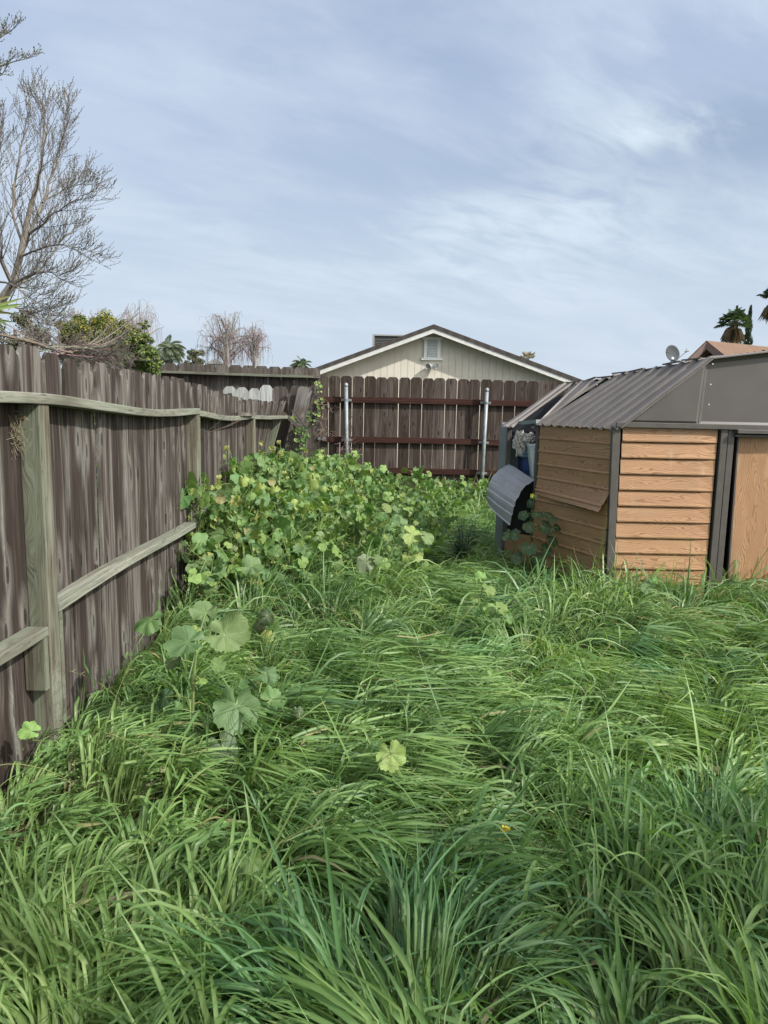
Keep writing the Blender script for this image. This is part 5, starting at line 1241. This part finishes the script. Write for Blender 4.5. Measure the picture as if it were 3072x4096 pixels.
# tip of a second tree hanging in at the upper left edge
random.seed(41); b=empty('bare_tree',Vector((-7.2,9.5,G))); tag(b,'second tree beyond the left edge whose leafing branch tips hang in at the upper left','tree')
tr=MB(); cr=MB(); tr.tube([Vector((-7.2,9.5,G)),Vector((-6.9,9.5,2.5)),Vector((-6.4,9.5,4.6)),Vector((-5.9,9.5,6.3))],[.14,.12,.09,.05],8,col=(.22,.20,.175)); childmesh(tr,'trunk',M['bark'],b)
for (a,c,n) in (((-260,420),(55,115),3),((-260,420),(105,235),3),((-200,520),(5,300),2),((-200,520),(0,150),2)):
    A=at(*a,Y=9.5);B=at(*c,Y=9.3); C=curve(A,B,.08,9); cr.tube(C,[lerp(.02,.004,i/9) for i in range(10)],5,col=(.16,.15,.11),cap=False)
    for i in range(5,10):
        for s in range(3): grow(cr,C[i],(B-A).normalized()*.8+Vector((U(-.6,.6),U(-.6,.6),U(-.3,.8))),U(.12,.24),.004,1,2,.2,.7,.15,4,4,(1,.015,.009,(.15,.16,.08)),(.16,.15,.11),.5,.0026)
childmesh(cr,'crown',M['bark'],b)
# brush pile of cut branches on the far side of the fence
random.seed(51); br=empty('brush_pile',Vector((-2.7,5.6,G))); tag(br,'tangle of dry bare cut branches leaning on the far side of the left fence','brush pile')
m=MB(); Yb=5.2
main=[(-40,1330),(60,1352),(150,1375),(205,1395),(290,1412)]
P=[at(a,b_,Y=Yb) for a,b_ in main]; m.tube([Vector((P[0].x-.5,Yb,.8))]+P,[.016,.015,.014,.012,.010,.006],7,col=(.20,.16,.12))
def hub(px,py,Y): return at(px,py,Y=Y)
for i in range(30):
    h=hub(U(120,260),U(1385,1425),Yb+U(-.15,.6)); tgt=hub(U(230,500),U(1345,1440),Yb+U(.0,.9)) if i%3 else hub(U(60,260),U(1315,1375),Yb+U(.0,.9))
    C=curve(h,tgt,U(-.02,.05),6,(0,U(-.1,.1),0)); m.tube(C,[lerp(.0065,.0025,k/6) for k in range(7)],4,col=(.20*U(.7,1.2),.17*U(.7,1.2),.15),cap=False)
    for k in range(2,7):
        for s in range(1): grow(m,C[k],(tgt-h).normalized()+Vector((U(-.5,.5),U(-.5,.5),U(-.5,.4))),U(.10,.24),.003,1,2,.1,.6,.16,4,4,None,(.17,.145,.13),.55,.0016)
for a in ((505,1292),(512,1325),(470,1350),(440,1300),(380,1390)):
    C=curve(hub(300,1400,Yb+.3),hub(*a,Yb+.5),-.03,8); m.tube(C,[lerp(.007,.002,k/8) for k in range(9)],4,col=(.23,.20,.17),cap=False)
    for k in range(3,9): grow(m,C[k],(C[8]-C[0]).normalized()+Vector((U(-.3,.3),0,U(-.1,.6))),U(.1,.22),.0025,1,2,.3,.5,.12,4,3,None,(.2,.17,.15),.5,.0015)
# many fine arching twigs drooping behind the pickets
for i in range(80):
    h=hub(U(160,400),U(1410,1460),Yb+U(.1,.8)); a=U(-.4,.6); d=Vector((math.cos(a),U(-.3,.3),math.sin(a)*.7)); grow(m,h,d,U(.18,.38),.003,1,2,.0,.5,.10,6,4,None,(.17,.15,.13),.5,.0016,sag=.28)
for i in range(150):   # the heap reaches down to the ground behind the fence
    h=Vector((U(-4.2,-1.75),U(4.6,6.4),U(G+.05,1.2))); d=Vector((U(-1,1),U(-.6,.6),U(-.3,.8))); grow(m,h,d,U(.35,.8),.006,1,2,.1,.6,.15,5,4,None,(.15,.13,.115),.5,.002)
childmesh(m,'branches',M['bark'],br)
# leafy trees
def leaves(mb,c,R,n,size,cols,squash=(1,1,1),fill=.55,clump=26,seed=0,split=None):
    rnd=random.Random(seed)
    cl=[]
    for i in range(clump):
        d=Vector((rnd.gauss(0,1),rnd.gauss(0,1),rnd.gauss(0,1))).normalized(); rr=rnd.uniform(.55,.95); cl.append((Vector((d.x*R*squash[0]*rr,d.y*R*squash[1]*rr,d.z*R*squash[2]*rr)),R*rnd.uniform(.20,.36),rnd.random()))
    for i in range(n):
        q,cr_,ct=rnd.choice(cl); d=Vector((rnd.gauss(0,1),rnd.gauss(0,1),rnd.gauss(0,1))).normalized(); rad=cr_*(rnd.random()**.35)*(1.15 if rnd.random()<.08 else 1)
        p=Vector(c)+q+Vector((d.x*rad,d.y*rad,d.z*rad*.85))
        n_=(d+Vector((0,-.1,.5))+Vector((rnd.uniform(-.7,.7),rnd.uniform(-.7,.7),rnd.uniform(-.7,.7)))).normalized(); u=n_.orthogonal(); u.rotate(Matrix.Rotation(rnd.uniform(0,6.28),3,n_)); u.normalize(); w=n_.cross(u); s=size*rnd.uniform(.6,1.3)
        col=cols[min(len(cols)-1,int(rnd.random()*len(cols)*.5+ct*len(cols)*.5))] if split is None else split(p,rnd)
        k=rnd.uniform(.75,1.25); mb.add([p-u*s*.5,p+w*s*.28+n_*s*.06,p+u*s*.5,p-w*s*.28+n_*s*.06],[(0,1,2),(0,2,3)],col=tuple(x*k for x in col))
GR=[(.04,.075,.02),(.055,.10,.024),(.08,.125,.03),(.11,.15,.035)]
def citrus():
    Y=9.6; b=at(420,1500,Y=Y); rt=empty('leafy_tree',Vector((b.x,Y,G))); tag(rt,'dense green and golden leafed shrub tree over the left fence','tree')
    m=MB()
    def sp(p,r):
        # golden growth on the upper left
        t=(p.x-b.x)*-.55+(p.z-1.95)*1.1+r.uniform(-.35,.35)
        if t>.22 and r.random()<.5: return random.Random(r.random()).choice([(.21,.20,.035),(.17,.18,.03),(.27,.24,.04)])
        return GR[r.randrange(4)] if r.random()<.93 else (.22,.24,.04)
    for (px,py,rp,n) in ((320,1340,85,4200),(425,1345,95,4600),(480,1385,95,4600),(540,1420,85,4600),(390,1420,115,4600),(555,1365,50,1200),(585,1450,62,2400),(280,1400,70,2400),(605,1480,40,800),(470,1490,130,4500),(360,1380,100,3000),(500,1330,50,1300),(300,1295,28,250),(445,1290,30,250),(575,1300,22,160)):
        c=at(px,py,Y=Y+U(-.2,.3)); leaves(m,c,rp/F*Y,n,.040,GR,(1,1.1,.95),clump=max(7,int(rp/2.2)),seed=px+py,split=sp)
    for (x,z) in ((b.x,.8),): leaves(m,Vector((x,Y,z)),.75,2600,.055,GR,(1,1,1),seed=3,split=sp)
    childmesh(m,'crown',M['treeleaf'],rt)
    t=MB(); t.tube([Vector((b.x,Y,G)),Vector((b.x+.05,Y,.8)),Vector((b.x-.05,Y,1.8))],[.07,.06,.03],7,col=(.12,.09,.06))
    for i in range(14): t.tube(curve((b.x,Y,U(.6,1.5)),(b.x+U(-.7,.6),Y+U(-.4,.4),U(1.5,2.3)),.05,5),[.02,.017,.014,.011,.008,.004],5,col=(.12,.09,.06))
    childmesh(t,'trunk',M['bark'],rt)
citrus()
def weeping(px,py,wpx,hpx,Y,seed,label,col=(.19,.15,.15),strands=240,group=None,r=.009):
    random.seed(seed); c=at(px,py,Y=Y); s=Y/F; W=wpx*s/2; Ht=hpx*s; top=c.z
    rt=empty('weeping_birch',Vector((c.x,Y,G))); tag(rt,label,'tree',group)
    t=MB(); m=MB(); zb=top-Ht; t.tube([Vector((c.x,Y,G)),Vector((c.x+.06,Y,zb)),Vector((c.x,Y,top-Ht*.35)),Vector((c.x-.05,Y,top-Ht*.08))],[.16,.11,.05,.012],8,col=(.30,.28,.27))
    childmesh(t,'trunk',M['bark'],rt)
    for i in range(34):
        z0=U(zb-.2,top-Ht*.35); a=U(0,6.28); rad=W*U(.35,1.12); tipz=lerp(top,zb+Ht*.25,(rad/W)**1.6*U(.5,1)); tip=Vector((c.x+rad*math.cos(a),Y+rad*math.sin(a)*.8,tipz))
        C=curve((c.x,Y,z0),tip,U(.05,.2),7); m.tube(C,[lerp(.035,r,k/7) for k in range(8)],4,col=tuple(x*1.2 for x in col),cap=False)
        for k in range(2,8):
            for s_ in range(max(1,int(strands/34*.42))):
                q=C[k]; b=U(0,6.28); o=U(.05,.35); L=U(.10,1.0)**1.5*Ht*.5
                pts=[q]
                for j in range(1,7):
                    f=j/6; pts.append(q+Vector((math.cos(b)*o*math.sin(f*1.6)+U(-.02,.02),math.sin(b)*o*math.sin(f*1.6),.10*math.sin(f*2.6)*1.2-L*f*f)))
                m.tube(pts,[r*.75]*7,3,col=tuple(x*U(.8,1.25) for x in col),cap=False)
    childmesh(m,'crown',M['bark'],rt)
weeping(560,1175,190,300,30,61,'pale weeping birch, tallest of those behind the golden shrub tree',(.30,.275,.27),230,r=.0062)
weeping(395,1215,140,200,31,62,'thin weeping birch crown just left of the tallest pale birch',(.27,.24,.25),90,r=.0058)
weeping(300,1215,90,170,31,63,'thinnest weeping birch crown at the left above the shrub tree',(.27,.24,.25),50,r=.0058)
weeping(905,1222,250,260,28,64,'reddish bare weeping birch above the grey fence',(.20,.17,.158),300,r=.0062)
weeping(1015,1270,130,200,28.5,65,'sparser pale weeping birch touching the right side of the reddish birch',(.27,.23,.23),80,r=.0058)
def frond_palm(px,py,rp,Y,n,label,seed,col=(.05,.09,.03),lean=0,droop=1.0,trunk=.12,fan=False,dead=0,name='palm_tree',th=None,dens=54):
    random.seed(seed); c=at(px,py,Y=Y); R=rp*Y/F; rt=empty(name,Vector((c.x,Y,G))); tag(rt,label,'palm tree')
    t=MB(); t.tube([Vector((c.x+.1,Y,G)),Vector((c.x,Y,c.z*.5)),Vector((c.x,Y,c.z-.05))],[trunk*1.2,trunk,trunk*.9],9,col=(.16,.13,.10)); childmesh(t,'trunk',M['bark'],rt)
    m=MB()
    for i in range(n):
        a=i*2.399; e=lerp(1.35,-.45,(i/n)**.85) if not dead or i<n*(1-dead) else U(-1.45,-.8)
        isd=dead and i>=n*(1-dead); cc=col if not isd else (.20,.15,.10)
        k=U(.75,1.2); cc=tuple(x*k for x in cc)
        d=Vector((math.cos(a)*math.cos(e)+lean,math.sin(a)*math.cos(e),math.sin(e))).normalized(); L=R*U(.8,1.05)
        if fan:
            st=L*.45 if not isd else L*.25; hubp=c+d*st+Vector((0,0,-.0)); m.tube([c,hubp],.012,4,col=cc)
            u=d.cross(Vector((0,0,1))).normalized(); w=u.cross(d)
            for j in range(14):
                b=lerp(-1.35,1.35,j/13); e1=(d*math.cos(b)+u*math.sin(b)).normalized(); ln=(L-st)*U(.8,1.1)*(1-.15*abs(b)); bw=.024*R
                mid=hubp+e1*ln*.6-Vector((0,0,.05*R)); tip=hubp+e1*ln-Vector((0,0,(.22 if not isd else .5)*R*droop)); sd=e1.cross(w).normalized() if j%2 else e1.cross(w+e1*.3).normalized()
                m.add([hubp,mid+sd*bw,tip,mid-sd*bw],[(0,1,2),(0,2,3)],col=cc)
        else:
            N=9; P=[c.copy()]; dd=d.copy()
            for j in range(N): dd=(dd-Vector((0,0,.16*droop))+Vector((lean*.15,0,0))).normalized(); P.append(P[-1]+dd*L/N)
            m.tube(P,[lerp(.02,.005,j/N) for j in range(N+1)],4,col=cc,cap=False)
            for j in range(dens):
                f=lerp(.12,1,j/dens); x=f*N; q=P[min(N-1,int(x))].lerp(P[min(N,int(x)+1)],x-int(x)) if x<N else P[-1]; ax=(P[min(N,int(x)+1)]-P[min(N-1,int(x))]); 
                if ax.length<1e-6: ax=dd
                ax.normalize(); u=ax.cross(Vector((0,0,1))).normalized()
                for s in(-1,1):
                    ll=L*.30*math.sin(f*2.6+.25)*U(.8,1.2); tip=q+(u*s*.8+ax*.7).normalized()*ll-Vector((0,0,ll*.45*droop)); m.add([q,q.lerp(tip,.5)+Vector((0,0,ll*.08))+ax*.007*R,tip,q.lerp(tip,.5)+Vector((0,0,ll*.08))-ax*.008*R],[(0,1,2),(0,2,3)],col=cc)
    childmesh(m,'crown',M['treeleaf'],rt)
frond_palm(672,1395,76,24,40,'wispy feather palm leaning in the wind between shrub tree and reddish birch',71,(.16,.20,.13),lean=.35,droop=1.3)
frond_palm(1208,1462,52,30,36,'small feather palm showing over the grey fence just left of the cream house',72,(.13,.17,.10),lean=-.25,droop=1.2)
frond_palm(2935,1292,78,60,40,'dark fan palm with a dead skirt beside two cypresses at the right',73,(.07,.11,.05),droop=.9,fan=True,dead=.2,trunk=.25)
frond_palm(3108,1190,80,52,44,'fan palm cut off by the right edge of the picture',74,(.06,.09,.05),droop=.9,fan=True,dead=.4,trunk=.25)
frond_palm(2945,1375,58,66,30,'low dead-skirted fan palm between the two cypresses',76,(.12,.11,.06),droop=1.0,fan=True,dead=.6,trunk=.25)
frond_palm(2112,1440,48,34,26,'dry brown palm top poking above the right slope of the cream house roof',75,(.30,.25,.18),droop=.6,fan=True,dead=.5)
def cypress(px,py,hp,wp,Y,label,seed):
    c=at(px,py,Y=Y); s=Y/F; m=MB(); rnd=random.Random(seed); rt=empty('cypress_tree',Vector((c.x,Y,G))); tag(rt,label,'tree')
    Ht=hp*s; W=wp*s/2
    n=2600
    for i in range(n):
        f=rnd.random()**.8; z=c.z-f*Ht*2.2; w=W*min(1,(f*2.2)**.7*1.0)*(1+.25*math.sin(z*5+seed)); a=rnd.uniform(0,6.28); r=w*rnd.uniform(.6,1.05); p=Vector((c.x+.04*W*math.sin(z*2)+r*math.cos(a),Y+r*math.sin(a),z)); L=rnd.uniform(.12,.3)
        d=Vector((math.cos(a)*.35,math.sin(a)*.35,1)).normalized(); u=d.cross(Vector((math.cos(a),math.sin(a),0))).normalized()
        k=rnd.uniform(.6,1.3); m.add([p,p+d*L*.5+u*.045,p+d*L,p+d*L*.5-u*.045],[(0,1,2),(0,2,3)],col=(.028*k,.048*k,.026*k))
    childmesh(m,'crown',M['treeleaf'],rt); t=MB(); t.tube([Vector((c.x,Y,G)),Vector((c.x,Y,c.z-Ht*.4))],[.16,.06],7,col=(.12,.09,.07)); childmesh(t,'trunk',M['bark'],rt)
cypress(3003,1226,140,30,64,'taller dark cypress right of the fan palm',1); cypress(2948,1230,60,16,66,'slim cypress tip rising behind the fan palm crown',2)
# dull conifers and shrubs low behind the fence
def bush(px,py,rp,Y,n,size,label,seed,cols,sq=(1,1,1),name='bush'):
    c=at(px,py,Y=Y); rt=empty(name,Vector((c.x,Y,G))); tag(rt,label,'bush' if name=='bush' else 'tree'); m=MB(); R=rp*Y/F
    leaves(m,c,R,n,size,cols,sq,seed=seed,clump=18); leaves(m,Vector((c.x,c.y,max(.4,c.z-R*1.2))),R,n//2,size,cols,sq,seed=seed+1,clump=12)
    childmesh(m,'crown',M['treeleaf'],rt); t=MB(); t.tube([Vector((c.x,Y,G)),Vector((c.x,Y,c.z))],[.06,.03],6,col=(.13,.10,.08)); childmesh(t,'trunk',M['bark'],rt)
bush(775,1440,50,22,2600,.07,'dull green bush under the left edge of the reddish birch',81,[(.07,.085,.05),(.10,.11,.06),(.13,.13,.08)])
bush(625,1465,36,14,900,.05,'small dark bush at the right foot of the golden shrub tree',82,[(.035,.06,.02),(.05,.08,.03)])
bush(60,1320,110,13,5200,.045,'dull olive conifer bush low behind the brush pile at the left',83,[(.07,.075,.04),(.09,.09,.05),(.12,.11,.07),(.05,.05,.03)],(1.2,1,.8))
# long sword leaves poking in at the left edge
random.seed(91); c=at(-190,1290,Y=5.8); y_=empty('yucca_plant',Vector((c.x,5.8,G))); tag(y_,'spiky sword-leaved plant whose light green blades poke in at the left edge','yucca')
m=MB(); t=MB(); t.tube([Vector((c.x,5.8,G)),Vector((c.x,5.8,c.z))],[.08,.07],8,col=(.16,.13,.10)); childmesh(t,'trunk',M['bark'],y_)
tips=[(100,1190),(60,1180),(100,1215),(75,1260),(95,1225),(50,1310),(30,1330),(60,1290),(20,1240),(-20,1160),(-60,1120)]+[(-190+int(300*math.cos(a)),1290-int(220*math.sin(a))) for a in (1.2,1.6,2.0,2.4,2.8,3.2,3.7)]
for i,(a,b) in enumerate(tips):
    tip=at(a,b,Y=5.8+U(-.3,.3)); C=curve(c,tip,U(.0,.06),8); d=(tip-c).normalized(); u=d.cross(Vector((0,1,0))).normalized(); rows=[]
    for k in range(9):
        w=.014*math.sin(math.pi*min(1,k/8*.85+.15))**.6*(1 if k<8 else .1); rows.append([C[k]+u*w,C[k]+Vector((0,.006,0)),C[k]-u*w])
    m.grid(rows,col=(.17*U(.8,1.2),.22*U(.8,1.2),.07))
childmesh(m,'foliage',M['treeleaf'],y_,smooth=True)
# vines on the corner post and pipe
def vine(label,paths,Y,leafn,cols,seed,r=.0035,dry=False):
    random.seed(seed); b=at(*paths[0][0],Y=Y); rt=empty('vine',Vector((b.x,Y,G))); tag(rt,label,'vine'); m=MB(); l=MB()
    for p in paths:
        P=[at(a,c,Y=Y+U(-.03,.03)) for a,c in p]; Q=[]
        for i in range(len(P)-1):
            for k in range(5): Q.append(P[i].lerp(P[i+1],k/5)+Vector((U(-.012,.012),U(-.01,.01),U(-.01,.01))))
        m.tube(Q,r,4,col=(.22,.17,.14) if dry else (.14,.12,.07))
        for _ in range(leafn):
            q=random.choice(Q)+Vector((U(-.05,.05),-U(.0,.06),U(-.05,.05))); put_leaf(l,q,(U(-.5,.5),-1,U(0,.9)),(U(-1,1),0,-1),U(.018,.036),random.choice(cols),na=13,rings=(0,.5,1.0))
        if dry:
            for _ in range(10): q=random.choice(Q); grow(m,q,Vector((U(-1,1),U(-.6,.1),U(-.8,.6))),U(.08,.25),.0025,1,2,-.1,.5,.25,5,2,None,(.24,.18,.15),.5,.0018)
    childmesh(m,'stems',M['stem'],rt)
    if leafn: childmesh(l,'foliage',M['leaf'],rt)
vine('green vine climbing the gap left of the brown corner post',[[(1190,1900),(1200,1800),(1190,1720),(1175,1650)],[(1215,1870),(1215,1780),(1235,1700),(1230,1640)],[(1180,1850),(1215,1760),(1205,1690)]],10.85,34,'glgd',95)
vine('thin leafy vine hanging on the back fence right of the corner post',[[(1275,1660),(1285,1600),(1270,1545),(1275,1515)],[(1262,1690),(1272,1620),(1290,1580)]],11.38,16,'lgy',96)
vine('dry brown leafless vine tangled on the back fence between corner post and pipe',[[(1300,1760),(1285,1690),(1295,1640),(1290,1580)],[(1310,1770),(1295,1720),(1275,1650)],[(1295,1765),(1300,1700),(1320,1600)]],11.36,0,'p',97,dry=True)
vine('dry brown vine twined round the foot of the left pipe post',[[(1400,1870),(1385,1800),(1405,1740),(1408,1640)],[(1375,1850),(1400,1800),(1395,1760)],[(1420,1890),(1400,1840),(1410,1790)]],11.27,0,'p',98,dry=True)


# added tree, unseen behind the camera, to thin sun on the near grass
random.seed(3); rt=empty('leafy_tree',Vector((6.0,-1.9,G))); tag(rt,'unseen leafy tree added behind the camera to shade the near grass','tree')
m=MB(); leaves(m,Vector((4.9,-1.35,4.4)),2.1,4000,.10,GR,(1.35,.52,.40),clump=56,seed=9); childmesh(m,'crown',M['treeleaf'],rt)
t=MB(); t.tube([Vector((6.0,-1.9,G)),Vector((5.7,-1.7,2)),Vector((4.9,-1.4,4))],[.16,.13,.07],8,col=(.12,.09,.07)); childmesh(t,'trunk',M['bark'],rt)
